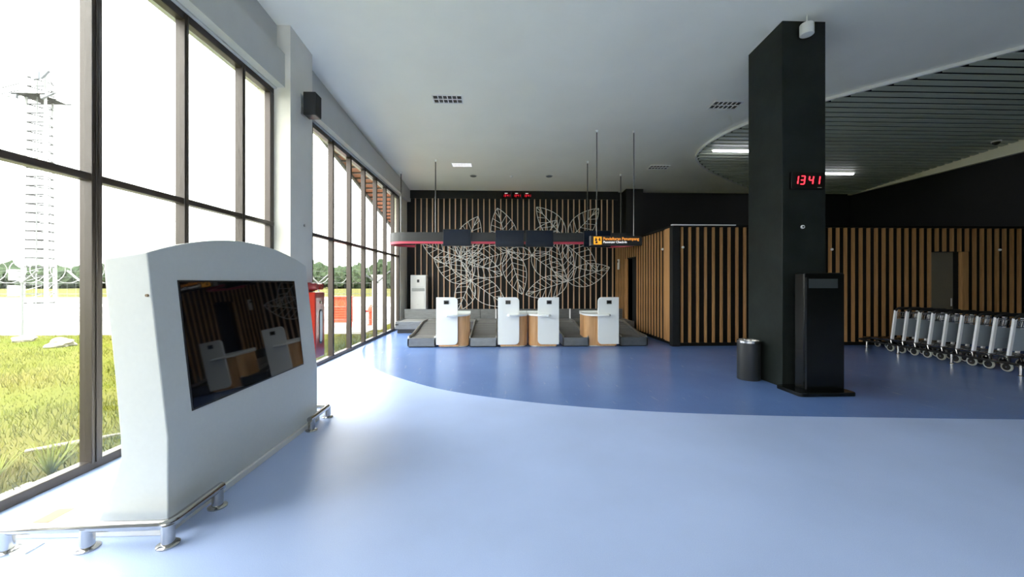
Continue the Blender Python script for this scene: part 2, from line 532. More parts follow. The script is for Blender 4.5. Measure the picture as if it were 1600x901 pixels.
MB().cyl((XP + 0.19, 11.9), 0.012, 0.95, 1.15, 10).build('door_handle', M['steel'], d2)

# ------------------------------------------------------------------ right wall and rear wall
wr = MB().box(XR, XR + 0.3, YF, YB, 0, ceil_z(YF)).build('wall_right', M['black'])
tag(wr, 'black right-hand wall under a cream beam', 'wall', kind='structure')
MB().hexa([(XR - 0.12, YF, 4.82), (XR, YF, 4.82), (XR, YB, 4.82), (XR - 0.12, YB, 4.82),
           (XR - 0.12, YF, ceil_z(YF)), (XR, YF, ceil_z(YF)), (XR, YB, ceil_z(YB)), (XR - 0.12, YB, ceil_z(YB))]).build('beam', M['cream'], wr)
wf = MB()
wf.box(XW - 0.25, XR + 0.3, YF - 0.3, YF, 3.0, ceil_z(YF) + 0.2)
wf.box(XW - 0.25, XW + 0.4, YF - 0.3, YF, 0, 3.0)
wf.box(2.0, XR + 0.3, YF - 0.3, YF, 0, 3.0)
tag(wf.build('wall_front', M['wall']), 'cream entrance wall behind the viewer', 'wall', kind='structure')
w4 = thing('window_4', 'unseen glazed front behind the viewer, added for front light', 'window', kind='structure')  # unseen glazing, added and sized to light the fronts facing the camera
f4 = MB()
for xx in np.linspace(XW + 0.43, 1.97, 6):
    f4.box(xx - 0.03, xx + 0.03, YF - 0.2, YF - 0.1, 0, 3.0)
f4.box(XW + 0.4, 2.0, YF - 0.2, YF - 0.1, 0, 0.07); f4.box(XW + 0.4, 2.0, YF - 0.2, YF - 0.1, 2.5, 2.56); f4.box(XW + 0.4, 2.0, YF - 0.2, YF - 0.1, 2.93, 3.0)
f4.build('frame', M['frame'], w4)
xs = list(np.linspace(XW + 0.43, 1.97, 6))
for a, b in zip(xs[:-1], xs[1:]):
    MB().box(a, b, YF - 0.153, YF - 0.147, 0.05, 2.95).build('pane', M['glass'], w4)

# ------------------------------------------------------------------ slatted curved ceiling panel
rim_px = [(13.1, 1.6), (10.6, 4.02), (8.478, 5.928), (7.673, 6.623), (6.606, 7.56), (5.75, 8.45), (5.42, 9.15), (5.33, 9.85), (5.50, 10.55), (6.148, 11.335), (7.233, 12.171), (8.744, 13.211), (9.8, 13.9)]
rim = catmull([(x_, y_, 0) for x_, y_ in rim_px], 7)
tp = thing('trim_2', 'grey slatted ceiling panel with a curved white rim', 'ceiling panel', kind='structure')
DROP = 0.065
poly = [(p.x, p.y) for p in rim] + [(XR - 0.12, 13.9)]
bk = MB()
n = len(poly)
bk.add([(x_, y_, ceil_z(y_) - 0.028) for x_, y_ in poly] + [(x_, y_, ceil_z(y_) - 0.01) for x_, y_ in poly],
       [tuple(range(n))[::-1], tuple(range(n, 2 * n))] + [(i, (i + 1) % n, n + (i + 1) % n, n + i) for i in range(n)])
bk.build('backing', M['black_back'], tp)
rm = MB()
for p, q in zip(rim[:-1], rim[1:]):
    dxy = (q - p).normalized(); nn = Vector((-dxy.y, dxy.x, 0)) * 0.022
    a, b, c, d = p + nn, p - nn, q - nn, q + nn
    z = lambda v, e: (v.x, v.y, ceil_z(v.y) - e)
    rm.hexa([z(a, DROP), z(b, DROP), z(c, DROP), z(d, DROP), z(a, 0.005), z(b, 0.005), z(c, 0.005), z(d, 0.005)])
rm.build('rim', M['white_matt'], tp)


def rim_x(y_):
    best = None
    for p, q in zip(rim[:-1], rim[1:]):
        if (p.y - y_) * (q.y - y_) <= 0 and p.y != q.y:
            xx = p.x + (q.x - p.x) * (y_ - p.y) / (q.y - p.y)
            best = xx if best is None else min(best, xx)
    return best


y = 1.9
while y < 13.8:
    xx = rim_x(y)
    if xx is not None and xx < 12.8:
        z0 = ceil_z(y) - DROP + 0.005
        x0 = xx + 0.05
        w = 0.062
        MB().hexa([(x0, y - w, ceil_z(y - w) - DROP), (XR - 0.13, y - w, ceil_z(y - w) - DROP), (XR - 0.13, y + w, ceil_z(y + w) - DROP), (x0, y + w, ceil_z(y + w) - DROP),
                   (x0, y - w, ceil_z(y - w) - DROP + 0.025), (XR - 0.13, y - w, ceil_z(y - w) - DROP + 0.025), (XR - 0.13, y + w, ceil_z(y + w) - DROP + 0.025), (x0, y + w, ceil_z(y + w) - DROP + 0.025)]
                  ).build('slat', M['slat_grey'], tp)
    y += 0.2

# two strip lamps set in the slats
for lab, x0, x1, yy in (('lit tube lamp in the slatted ceiling panel, left of the black column top', 5.62, 7.0, 9.95),
                        ('lit tube lamp in the slatted ceiling panel, right of the black column', 9.85, 11.0, 11.55)):
    zz = ceil_z(yy) - DROP
    t_ = thing('tube_lamp', lab, 'lamp', (x0, yy, zz), group='tube lamps in the slatted ceiling')
    MB().box(0, x1 - x0, -0.055, 0.055, -0.02, 0.01).build('housing', M['white_matt'], t_)
    MB().tube([(0.03, 0, -0.035), (x1 - x0 - 0.03, 0, -0.035)], 0.032, 12).build('tube', M['lamp_on'], t_, smooth=True)

# ------------------------------------------------------------------ recessed louvre lamps in the plaster ceiling
SL = -math.atan(0.065)


def louvre_lamp(label, cx, cy, lit):
    o = thing('ceiling_lamp', label, 'lamp', (cx, cy, ceil_z(cy)), group='recessed louvre lamps')
    o.rotation_euler = (SL, 0, 0)
    fr = MB()
    fr.box(-0.30, 0.30, -0.155, -0.135, -0.018, 0.0); fr.box(-0.30, 0.30, 0.135, 0.155, -0.018, 0.0)
    fr.box(-0.30, -0.28, -0.135, 0.135, -0.018, 0.0); fr.box(0.28, 0.30, -0.135, 0.135, -0.018, 0.0)
    fr.build('frame', M['white_matt'], o)
    MB().box(-0.28, 0.28, -0.135, 0.135, -0.004, -0.001).build('reflector', M['lamp_dim'] if lit else M['louvre_dark'], o)
    lv = MB()
    for k in range(1, 6):
        xx = -0.28 + 0.56 * k / 6
        lv.box(xx - 0.008, xx + 0.008, -0.135, 0.135, -0.017, -0.004)
    lv.box(-0.28, 0.28, -0.009, 0.009, -0.017, -0.004)
    lv.build('louvre', M['louvre'], o)


louvre_lamp('unlit louvre lamp in the ceiling, the one nearest the speaker on the pillar', -1.04, 7.81, False)
louvre_lamp('glowing louvre lamp in the ceiling, near the thin sign rods on the window side', -1.10, 11.39, True)
louvre_lamp('unlit louvre lamp in the ceiling beside the top of the black column', 4.72, 7.87, False)
louvre_lamp('unlit louvre lamp in the ceiling by the tip of the slatted panel', 4.81, 11.43, False)

for lab, cx, cy in (('round grey ceiling loudspeaker on the window side of the smoke detector', -0.83, 12.35), ('round grey ceiling loudspeaker between the smoke detector and the sign rods', 1.606, 12.31)):
    o = thing('ceiling_speaker', lab, 'speaker', (cx, cy, ceil_z(cy)), group='round ceiling loudspeakers')
    o.rotation_euler = (SL, 0, 0)
    MB().lathe((0, 0, 0), [(0.115, 0), (0.115, -0.008), (0.10, -0.014)], 28).build('rim', M['beam'], o, smooth=True)
    MB().lathe((0, 0, -0.012), [(0.095, 0), (0.09, -0.006), (0.02, -0.009)], 28).build('grille', M['galv'], o, smooth=True)
o = thing('smoke_detector', 'small white smoke detector on the ceiling between two round loudspeakers', 'detector', (0.39, 12.35, ceil_z(12.35)))
MB().lathe((0, 0, 0), [(0.06, 0.004), (0.06, -0.02)], 20).build('base', M['white_matt'], o, smooth=True)
MB().lathe((0, 0, -0.02), [(0.045, 0), (0.04, -0.025), (0.015, -0.045)], 20).build('head', M['white_matt'], o, smooth=True)
o = thing('ceiling_camera', 'small dome camera at the cream beam, far end of the slatted ceiling', 'camera', (12.5, 9.25, ceil_z(9.25) - DROP))
MB().lathe((0, 0, 0), [(0.09, 0.004), (0.09, -0.03)], 20).build('base', M['white_matt'], o, smooth=True)
MB().lathe((0, 0, -0.03), [(0.075, 0), (0.065, -0.04), (0.02, -0.07)], 20).build('dome', M['dark'], o, smooth=True)
o = thing('pendant_lamp', 'white cylinder lamp hanging from the ceiling in front of the black column', 'lamp', (4.46, 5.425, ceil_z(5.425)))
MB().cyl((0, 0), 0.010, -0.12, 0.005, 10).build('rod', M['white_matt'], o)
MB().lathe((0, 0, -0.12), [(0.03, 0), (0.083, -0.004), (0.088, -0.012), (0.088, -0.155), (0.08, -0.162), (0.05, -0.162)], 32).build('shade', M['white_matt'], o, smooth=True)

# ------------------------------------------------------------------ black column with clock and sensor
cb = MB().hexa([(4.18, 5.535, 0), (4.836, 5.535, 0), (4.836, 6.31, 0), (4.18, 6.31, 0),
                (4.18, 5.535, ceil_z(5.535) + 0.02), (4.836, 5.535, ceil_z(5.535) + 0.02), (4.836, 6.31, ceil_z(6.31) + 0.02), (4.18, 6.31, ceil_z(6.31) + 0.02)])
col_o = cb.build('column', M['column'], bevel=0.006)
tag(col_o, 'square black column from floor to ceiling', 'column', kind='structure')

SEG = {'a': (0, 1, 1, 1), 'b': (1, 1, 1, .5), 'c': (1, .5, 1, 0), 'd': (0, 0, 1, 0), 'e': (0, 0, 0, .5), 'f': (0, .5, 0, 1), 'g': (0, .5, 1, .5)}
DIG = {'1': 'bc', '3': 'abgcd', '4': 'fgbc'}


def digits(text, h, th, parent, mat, loc):
    w = h * 0.50
    x_ = 0
    y_ = 0
    for ch in text:
        if ch == ' ':
            x_ += w * 0.5; continue
        mb = MB()
        for s_ in DIG[ch]:
            ax, az, bx, bz = SEG[s_]
            pa = Vector((x_ + ax * w + az * h * 0.14, y_, az * h)); pb = Vector((x_ + bx * w + bz * h * 0.14, y_, bz * h))
            d_ = (pb - pa); pa = pa + d_ * 0.08; pb = pb - d_ * 0.08
            mb.tube([pa, pb], th, 6)
        x_ += w * 1.66
        o_ = mb.build('numeral', mat, parent); o_.location = loc


ck = thing('digital_clock', 'black digital clock with red numerals on the black column', 'clock', (4.28, 5.535, 2.92))
MB().box(0, 0.5, -0.05, 0, 0, 0.25).build('case', M['gloss_black'], ck, bevel=0.006)
digits('13 41', 0.118, 0.0085, ck, M['led'], (0.03, -0.052, 0.07))
MB().box(0.39, 0.45, -0.053, -0.049, 0.018, 0.026).build('maker_plate', M['steel'], ck)
o = thing('wall_sensor', 'white round sensor on the black column below the red clock', 'sensor', (4.48, 5.535, 2.37))
MB().tube([(0, 0.004, 0), (0, -0.02, 0)], 0.026, 18).build('base', M['white_matt'], o, smooth=True)
MB().tube([(0, -0.02, 0), (0, -0.034, 0)], [0.014, 0.008], 14).build('lens', M['dark'], o, smooth=True)

# ------------------------------------------------------------------ small fittings on the slats
for lab, loc, dr in (('white sensor dot on the first front slat beside the black corner post', (4.445, YP, 2.40), (0, -1)),
                     ('white sensor dot on the window-facing slats near the plank', (XP, 9.72, 2.40), (-1, 0)),
                     ('white sensor dot on a slat just beyond the black column', (8.16, YP, 2.36), (0, -1)),
                     ('white sensor dot on a slat past the khaki door', (12.46, YP, 2.36), (0, -1))):
    o = thing('slat_sensor', lab, 'sensor', loc, group='white sensors on the slats')
    d_ = Vector((dr[0], dr[1], 0))
    MB().tube([d_ * -0.003, d_ * 0.02], 0.03, 14).build('base', M['white_matt'], o, smooth=True)
    MB().tube([d_ * 0.02, d_ * 0.04], [0.022, 0.012], 14).build('lens', M['white'], o, smooth=True)
o = thing('wall_phone', 'slim white device on the slats beside the black side door', 'device', (XP, 13.32, 2.0))
MB().box(-0.05, 0.0, -0.06, 0.06, 0, 0.36).build('body', M['white_matt'], o, bevel=0.01)
MB().box(-0.056, -0.05, -0.04, 0.04, 0.24, 0.31).build('display', M['dark'], o)

# ------------------------------------------------------------------ three world clocks on the header
for k, (xx, lab) in enumerate(((0.24, 'small red digital clock high on the black header, window-side one of three'),
                               (0.615, 'small red digital clock high on the black header, middle one of three'),
                               (0.99, 'small red digital clock high on the black header, office-side one of three'))):
    o = thing('header_clock', lab, 'clock', (xx - 0.13, YB - 0.09, 4.60), group='red clocks on the header')
    MB().box(-0.02, 0.29, -0.05, 0, 0, 0.2).build('case', M['gloss_black'], o)
    digits('13 41', 0.075, 0.008, o, M['led_dim'], (0.03, -0.052, 0.045))
    MB().box(0.09, 0.19, -0.053, -0.049, 0.155, 0.175).build('name_plate', M['white_text'], o)

# ------------------------------------------------------------------ leaf wall sculpture
Q = 14.0 - 0.25


def px_back(px, py, yy):
    """a spot on the sculpture plane, measured from the photograph"""
    f = 600; s = math.atan(20 / f); a = (px - 800) / f
    rx, ry, rz_ = a * math.cos(s) + math.sin(s), math.cos(s) - a * math.sin(s), -(py - 441) / f
    t_ = yy / ry
    return Vector((rx * t_, yy, 1.55 + rz_ * t_))


leaves = [  # base, tip, half width / length, bulge side offset
    ((719, 402), (747, 338), 0.30), ((795, 393), (777, 325), 0.30), ((882, 372), (838.3, 323.3), 0.27), ((889, 374), (935.6, 325.6), 0.27),
    ((830.8, 398.7), (870.4, 344), 0.30), ((719, 402), (660, 380), 0.30), ((735.5, 438.3), (678, 402.5), 0.28), ((735.5, 438.3), (715, 486), 0.32),
    ((735.5, 438.3), (791, 478), 0.28), ((719, 402), (785.2, 429.5), 0.26), ((795, 393), (731, 411), 0.27), ((795, 393), (815.8, 459.6), 0.27),
    ((830.6, 398.6), (792, 392), 0.27), ((830.8, 398.7), (887, 439), 0.27), ((887, 439), (821.3, 460), 0.26), ((887, 439), (952.5, 417.5), 0.26),
    ((887, 439), (866, 366), 0.26), ((880, 378), (933.6, 423), 0.27), ((735.5, 438.3), (703, 371), 0.26), ((719, 402), (757, 372), 0.28)]
sc = thing('leaf_wall_sculpture', 'large white wire sculpture of overlapping leaves on the slatted back wall', 'sculpture', (0.6, YB - 0.12, 2.4))
off = Vector((0.6, YB - 0.12, 2.4))
for k, (b_, t_, wd) in enumerate(leaves):
    yy = Q - 0.012 * (k % 5)
    B0, T0 = px_back(*b_, yy) - off, px_back(*t_, yy) - off
    ax = T0 - B0
    L = ax.length
    u = ax.normalized(); v = Vector((-u.z, 0, u.x))

    def wv(s_):
        return L * wd * (math.sin(PI * s_ ** 0.85) ** 0.8) * (1.0 - 0.12 * s_)
    mb = MB()
    R_ = 0.0115
    mb.tube([B0, T0], R_, 6)
    N = 14
    for sg in (-1, 1):
        mb.tube([B0 + u * (L * i / N) + v * (sg * wv(i / N)) for i in range(N + 1)], R_, 6)
        nv = max(4, int(L / 0.21))
        for i in range(1, nv):
            s0 = i / nv * 0.9
            s1 = min(0.97, s0 + 0.16)
            mb.tube([B0 + u * (L * s0), B0 + u * (L * s1) + v * (sg * wv(s1))], R_ * 0.75, 5)
    mb.tube([B0, B0 + Vector((0, 0.13 + 0.012 * (k % 5) + 0.04, 0))], 0.008, 6)
    mb.build('leaf', M['leaf_wire'], sc)

# ------------------------------------------------------------------ floor standing air conditioner
ac = thing('air_conditioner', 'white floor-standing air conditioner by the window end of the back wall', 'air conditioner', (-2.82, 13.68, 0))
MB().box(-0.27, 0.27, -0.2, 0.2, 0.06, 1.81).build('body', M['white'], ac, bevel=0.02)
MB().box(-0.26, 0.26, -0.19, 0.19, 0.0, 0.06).build('base', M['dark'], ac)
MB().box(-0.22, 0.22, -0.212, -0.2, 1.38, 1.72).build('front_panel', M['white_matt'], ac, bevel=0.008)
MB().box(-0.22, 0.22, -0.212, -0.2, 0.15, 1.22).build('intake_panel', M['white_matt'], ac, bevel=0.008)
gr = MB()
for k in range(4):
    gr.box(-0.22, 0.22, -0.215, -0.195, 1.25 + k * 0.028, 1.268 + k * 0.028)
gr.build('air_grille', pbr('grey_grille', (0.35, 0.36, 0.36), 0.5), ac)
MB().box(-0.04, 0.04, -0.216, -0.21, 1.55, 1.65).build('display', M['dark'], ac)
MB().box(-0.04, 0.04, -0.217, -0.212, 0.78, 0.79).build('seam', M['steel'], ac)

# ------------------------------------------------------------------ collector conveyor and check-in belts
cv = thing('collector_conveyor', 'long steel baggage conveyor running across behind the check-in desks', 'conveyor', (0, 12.3, 0))
MB().box(-3.1, 4.15, -0.5, 0.55, 0.0, 0.13).build('plinth', M['dark'], cv)
MB().box(-3.15, 4.18, -0.56, -0.52, 0.13, 0.36).build('front_panel', M['steel_dull'], cv, bevel=0.004)
MB().box(-3.15, -3.11, -0.52, 0.6, 0.13, 0.36).build('end_panel', M['steel_dull'], cv)
MB().box(-3.10, 4.18, -0.46, 0.56, 0.30, 0.345).build('belt', M['belt'], cv)
MB().box(-3.15, -3.05, -0.565, -0.56, 0.25, 0.29).build('switch', M['dark'], cv)
xs_ = [-3.15, -2.05, -0.62, 0.78, 2.38, 3.5, 4.18]
for a, b in zip(xs_[:-1], xs_[1:]):
    MB().box(a + 0.006, b - 0.006, 0.57, 0.60, 0.345, 0.66).build('guard_panel', M['steel_dull'], cv, bevel=0.003)
MB().box(-3.15, 4.18, 0.6, 0.64, 0.0, 0.66).build('guard_support', M['dark'], cv)
for xx in (-0.11, 2.38):
    MB().box(xx - 0.02, xx + 0.02, 0.53, 0.57, 0.345, 0.67).build('guard_post', M['alu'], cv)


def belt(label, x0, x1):
    w = x1 - x0
    o = thing('check_in_belt', label, 'conveyor', (x0, 9.2, 0), group='check-in weighing belts')
    Lb = 2.45
    z0, z1 = 0.235, 0.43
    MB().box(0.02, w - 0.02, 0.04, Lb, 0.0, 0.03).build('foot', M['rubber'], o)
    MB().box(0, w, 0, 0.03, 0.025, 0.225).build('front_panel', M['steel_dull'], o, bevel=0.004)
    for s_, xa in ((0, 0.0), (1, w - 0.035)):
        prof = [(0.0, 0.03), (Lb, 0.03), (Lb, z1 + 0.03), (1.75, z1 + 0.03), (0.55, z0 + 0.05), (0.06, z0 + 0.03), (0.0, z0 - 0.03)]
        MB().prism(prof, 'x', xa, xa + 0.035).build('side_plate', M['steel'], o, bevel=0.004)
    bd = MB()
    nseg = 24
    for k in range(nseg):
        ya = 0.045 + (Lb - 0.06) * k / nseg
        yb = ya + (Lb - 0.06) / nseg * 0.55
        zz = lambda yv: z0 - 0.02 if yv < 0.55 else z0 - 0.02 + (min(yv, 1.75) - 0.55) / 1.2 * (z1 - z0)
        bd.hexa([(0.04, ya, zz(ya) - 0.03), (w - 0.04, ya, zz(ya) - 0.03), (w - 0.04, yb, zz(yb) - 0.03), (0.04, yb, zz(yb) - 0.03),
                 (0.04, ya, zz(ya)), (w - 0.04, ya, zz(ya)), (w - 0.04, yb, zz(yb)), (0.04, yb, zz(yb))])
    ribs = bd.build('belt_ribs', M['belt'], o)
    ribs['kind'] = 'stuff'
    MB().prism([(0.035, 0.04), (Lb, 0.04), (Lb, z1 - 0.025), (1.75, z1 - 0.025), (0.55, z0 - 0.025), (0.035, z0 - 0.025)], 'x', 0.036, w - 0.036).build('bed', M['rubber'], o)
    return o


belt('ribbed baggage belt at the window end of the check-in row', -2.18, -1.515)
belt('ribbed baggage belt between the two desks nearest the window', -0.72, -0.05)
belt('ribbed baggage belt between the paired desks and the last desk by the office', 1.53, 2.17)
belt('ribbed baggage belt between the last desk and the slatted office block', 2.94, 3.60)


# ------------------------------------------------------------------ check-in desks
def desk(label, x_, mirror, W=0.715):
    """x_ = outer edge of the white screen panel; the wooden body runs the other way"""
    o = thing('check_in_desk', label, 'desk', (x_, 9.2, 0), group='check-in desks')
    s_ = -1 if mirror else 1
    # white screen panel (x 0..0.51)
    corners = (0, 1, 1, 0)
    out = rrect(0.51, 1.13, 0.10, 7, corners, 0.0, 0.065)
    MB().prism([(s_ * u, v) for u, v in out], 'y', -0.035, 0.0).build('screen_panel', M['white'], o, bevel=0.006)
    MB().prism([(s_ * u, v) for u, v in rrect(0.05, 1.10, 0.012, 3, (1, 1, 1, 1), -0.0, 0.08)], 'y', 0.0, 0.36).build('side_panel', M['white'], o, bevel=0.004)
    # wooden body with round front corner
    R_ = 0.16
    body = [(0.055, 0.03), (W - R_, 0.03)] + [(W - R_ + R_ * math.sin(a), 0.03 + R_ - R_ * math.cos(a)) for a in np.linspace(0.15, PI / 2, 8)] + [(W, 0.56), (0.055, 0.56)]
    MB().prism([(s_ * u, v) for u, v in body], 'z', 0.03, 0.745).build('wood_body', M['wood_desk'], o, smooth=True)
    kick = [(0.07, 0.05), (W - 0.035 - R_, 0.05)] + [(W - 0.035 - R_ + R_ * math.sin(a), 0.05 + R_ - R_ * math.cos(a)) for a in np.linspace(0.15, PI / 2, 8)] + [(W - 0.035, 0.54), (0.07, 0.54)]
    MB().prism([(s_ * u, v) for u, v in kick], 'z', 0.0, 0.03).build('plinth', M['white_matt'], o)
    MB().box(min(s_ * 0.06, s_ * 0.52), max(s_ * 0.06, s_ * 0.52), -0.03, 0.03, 0.03, 0.065).build('base_rail', M['wood_desk'], o)
    # counter with an upstand at the back
    ct = [(0.26, -0.16), (0.45, -0.16), (W - 0.15, -0.09), (W - 0.04, 0.02), (W + 0.012, 0.16), (W + 0.012, 0.6), (0.055, 0.6), (0.055, 0.0), (0.24, 0.0), (0.22, -0.08)]
    MB().prism([(s_ * u, v) for u, v in ct], 'z', 0.745, 0.79).build('counter', M['white'], o, bevel=0.008)
    MB().box(min(s_ * 0.055, s_ * (W + 0.012)), max(s_ * 0.055, s_ * (W + 0.012)), 0.57, 0.6, 0.79, 0.83).build('upstand', M['white'], o)
    # small display with a screen
    dp = MB().box(min(s_ * 0.18, s_ * 0.30), max(s_ * 0.18, s_ * 0.30), -0.045, -0.03, 0.98 + 0.05, 1.06 + 0.06).build('weight_display', M['dark'], o, bevel=0.003)
    MB().box(min(s_ * 0.20, s_ * 0.28), max(s_ * 0.20, s_ * 0.28), -0.047, -0.044, 1.055, 1.10).build('display_glass', M['gloss_black'], dp)
    return o


desk('white and wood check-in desk nearest the window, in front of the air conditioner', -1.495, False, 0.76)
desk('white and wood check-in desk, the paired one with its screen on the window side', -0.03, False)
desk('white and wood check-in desk, the paired one with its screen on the office side', 1.435, True)
desk('white and wood check-in desk standing alone nearest the slatted office block', 2.885, True, 0.82)

# ------------------------------------------------------------------ hanging bulkhead above the desks
bh = thing('hanging_bulkhead', 'long black hanging fascia with a crimson lower strip above the check-in desks', 'fascia', (0, 11.0, 0))
path = [(-2.64 + 0.6 * math.cos(a), 0.6 + 0.6 * math.sin(a)) for a in np.linspace(PI * 0.5, PI * 1.5, 20)]
path += [(x_, 0.0) for x_ in np.linspace(-2.3, 3.2, 8)]
path += [(3.5 + 0.6 * math.cos(a), 0.6 + 0.6 * math.sin(a)) for a in np.linspace(-PI * 0.5, PI * 0.5, 20)]


def band(z0, z1, th, out):
    mb = MB()
    P_ = [Vector((a, b, 0)) for a, b in path]
    nr = []
    for i, p in enumerate(P_):
        d_ = (P_[min(i + 1, len(P_) - 1)] - P_[max(i - 1, 0)]).normalized()
        nr.append(Vector((d_.y, -d_.x, 0)))
    vs_ = []; fs_ = []
    for p, q in zip(P_, nr):
        a = p + q * out; b = p - q * (th - out)
        vs_ += [(a.x, a.y, z0), (a.x, a.y, z1), (b.x, b.y, z1), (b.x, b.y, z0)]
    for i in range(len(P_) - 1):
        for k in range(4):
            fs_.append((i * 4 + k, i * 4 + (k + 1) % 4, i * 4 + 4 + (k + 1) % 4, i * 4 + 4 + k))
    e = (len(P_) - 1) * 4
    fs_ += [(3, 2, 1, 0), (e, e + 1, e + 2, e + 3)]
    return mb.add(vs_, fs_)


band(2.72, 2.98, 0.10, 0.0).build('fascia', pbr('charcoal_fascia', (0.02, 0.022, 0.024), 0.4), bh, smooth=True)
band(2.655, 2.72, 0.09, -0.004).build('red_strip', M['red_strip'], bh, smooth=True)
for xx, yy in ((-1.82, 11.05), (2.556, 11.05), (-3.05, 12.05), (3.86, 12.08)):
    MB().cyl((xx, yy - 11.0), 0.016, 2.9, ceil_z(yy) + 0.004, 8).build('rod', M['rod'], bh)
    MB().lathe((xx, yy - 11.0, ceil_z(yy)), [(0.035, 0.004), (0.035, -0.02), (0.02, -0.06)], 14).build('rod_cap', M['white_matt'], bh, smooth=True)

for lab, x0, x1, zo in (('blank navy monitor on the fascia above the desk nearest the window', -1.585, -0.80, 0.02),
                        ('blank navy monitor on the fascia, window side of the middle pair', -0.11, 0.705, 0.0),
                        ('blank navy monitor on the fascia, office side of the middle pair', 0.755, 1.545, 0.0),
                        ('black monitor on the fascia partly behind the orange sign', 2.42, 3.2, 0.0)):
    o = thing('monitor', lab, 'monitor', (x0, 10.96, 2.56 + zo), group='monitors on the hanging fascia')
    w = x1 - x0
    MB().box(0, w, -0.05, 0, 0, 0.475).build('case', M['dark'], o, bevel=0.005)
    MB().box(0.012, w - 0.012, -0.055, -0.049, 0.014, 0.462).build('screen', M['navy'], o)
    MB().box(w / 2 - 0.1, w / 2 + 0.1, -0.01, 0.042, 0.2, 0.38).build('bracket', M['dark'], o)

# ------------------------------------------------------------------ hanging check-in sign
sg = thing('hanging_sign', 'black hanging sign with an orange pictogram and the words Passenger Check-In', 'sign', (2.165, 9.1, 2.43))
MB().box(0, 1.24, -0.06, 0.06, 0, 0.225).build('board', M['dark'], sg, bevel=0.004)
MB().box(-0.004, 0.008, -0.064, 0.064, 0.0, 0.225).build('edge_strip', M['steel'], sg)
MB().box(0.075, 0.265, -0.066, -0.058, 0.02, 0.205).build('pictogram_plate', M['orange'], sg)
pc = MB()
yy0, yy1 = -0.070, -0.065


def dot(cx, cz, r):
    pc.prism([(cx + r * math.cos(a), cz + r * math.sin(a)) for a in np.linspace(0, 2 * PI, 14, endpoint=False)], 'y', yy0, yy1)


dot(0.128, 0.165, 0.017); dot(0.215, 0.165, 0.017)
pc.prism([(0.105, 0.148), (0.15, 0.148), (0.165, 0.125), (0.152, 0.115), (0.145, 0.122), (0.145, 0.10), (0.105, 0.10)], 'y', yy0, yy1)
pc.prism([(0.198, 0.148), (0.238, 0.148), (0.238, 0.10), (0.205, 0.10), (0.205, 0.12), (0.186, 0.115), (0.18, 0.125)], 'y', yy0, yy1)
pc.prism([(0.12, 0.095), (0.175, 0.095), (0.175, 0.088), (0.165, 0.088), (0.165, 0.045), (0.105, 0.045), (0.105, 0.06), (0.12, 0.06)], 'y', yy0, yy1)
pc.build('pictogram', M['dark'], sg)


def text(body, size, loc, mat, parent, name, weight=0.0):
    c = bpy.data.curves.new(name, 'FONT')
    c.body = body; c.size = size; c.extrude = 0.002; c.offset = weight
    c.materials.append(mat)
    o = bpy.data.objects.new(name, c)
    COL.objects.link(o); o.parent = parent
    o.location = loc; o.rotation_euler = (PI / 2, 0, 0)
    return o


t1 = text('Pendaftaran Penumpang', 0.098, (0.30, -0.062, 0.125), M['orange_text'], sg, 'words', 0.0015)
t2 = text('Passenger Check-In', 0.072, (0.305, -0.062, 0.055), M['white_text'], sg, 'words', 0.0012)
bpy.context.view_layer.update()
for t_, wt in ((t1, 0.86), (t2, 0.56)):
    me = bpy.data.meshes.new_from_object(t_.evaluated_get(bpy.context.evaluated_depsgraph_get()))
    me.transform(Matrix.Scale(wt / max(0.1, t_.dimensions.x), 4, (1, 0, 0)))
    o = bpy.data.objects.new('lettering', me); COL.objects.link(o)
    o.parent = sg; o.location = t_.location; o.rotation_euler = t_.rotation_euler
for t_ in (t1, t2):
    bpy.data.objects.remove(t_)
for xx in (0.165, 1.06):
    yy = 9.1
    MB().cyl((xx, 0), 0.013, 0.22, ceil_z(yy) - 2.43 + 0.004, 8).build('rod', M['rod'], sg)
    MB().lathe((xx, 0, ceil_z(yy) - 2.43), [(0.03, 0.004), (0.03, -0.015), (0.016, -0.05)], 14).build('rod_cap', M['white_matt'], sg, smooth=True)

# ------------------------------------------------------------------ grey display kiosk
KY0, KY1 = 2.44, 4.39
kk = thing('display_kiosk', 'large pale grey arched kiosk with a black screen, standing by the window', 'kiosk', (-2.25, 3.415, 0))


def kiosk_profile(yy):
    tq = (yy - 3.415) / 0.975
    zt = 1.735 + 0.165 * (1 - tq * tq)
    fx = lambda z_: -2.045 - max(0, z_ - 0.59) * 0.11
    pr = [(-2.045, 0.05), (-2.045, 0.57)]
    for z_ in np.linspace(0.60, zt, 6):
        pr.append((fx(z_), z_))
    pr.append((-2.43, zt - 0.04))
    for x_, z_ in ((-2.415, 1.5), (-2.378, 1.16), (-2.345, 0.8), (-2.328, 0.6), (-2.325, 0.48), (-2.36, 0.35), (-2.415, 0.2), (-2.473, 0.05)):
        pr.append((x_, z_))
    return [(x_ + 2.25, yy - 3.415, z_) for x_, z_ in pr]


ny = 25
rings = [kiosk_profile(y_) for y_ in np.linspace(KY0, KY1, ny)]
m = len(rings[0])
mb = MB()
mb.add([p for r_ in rings for p in r_],
       [(i * m + k, i * m + (k + 1) % m, (i + 1) * m + (k + 1) % m, (i + 1) * m + k) for i in range(ny - 1) for k in range(m)]
       + [tuple(range(m))[::-1], tuple((ny - 1) * m + k for k in range(m))])
mb.build('body', M['kiosk'], kk, bevel=0.006)
MB().box(-0.72, 0.222, -0.995, 0.995, 0.0, 0.05).build('base_plate', M['white_matt'], kk, bevel=0.004)


def on_front(y_, z_, d_):
    """a spot on the leaning front of the kiosk, d_ in front of it"""
    return (-2.045 - (z_ - 0.59) * 0.11 + 2.25 + d_, y_ - 3.415, z_)


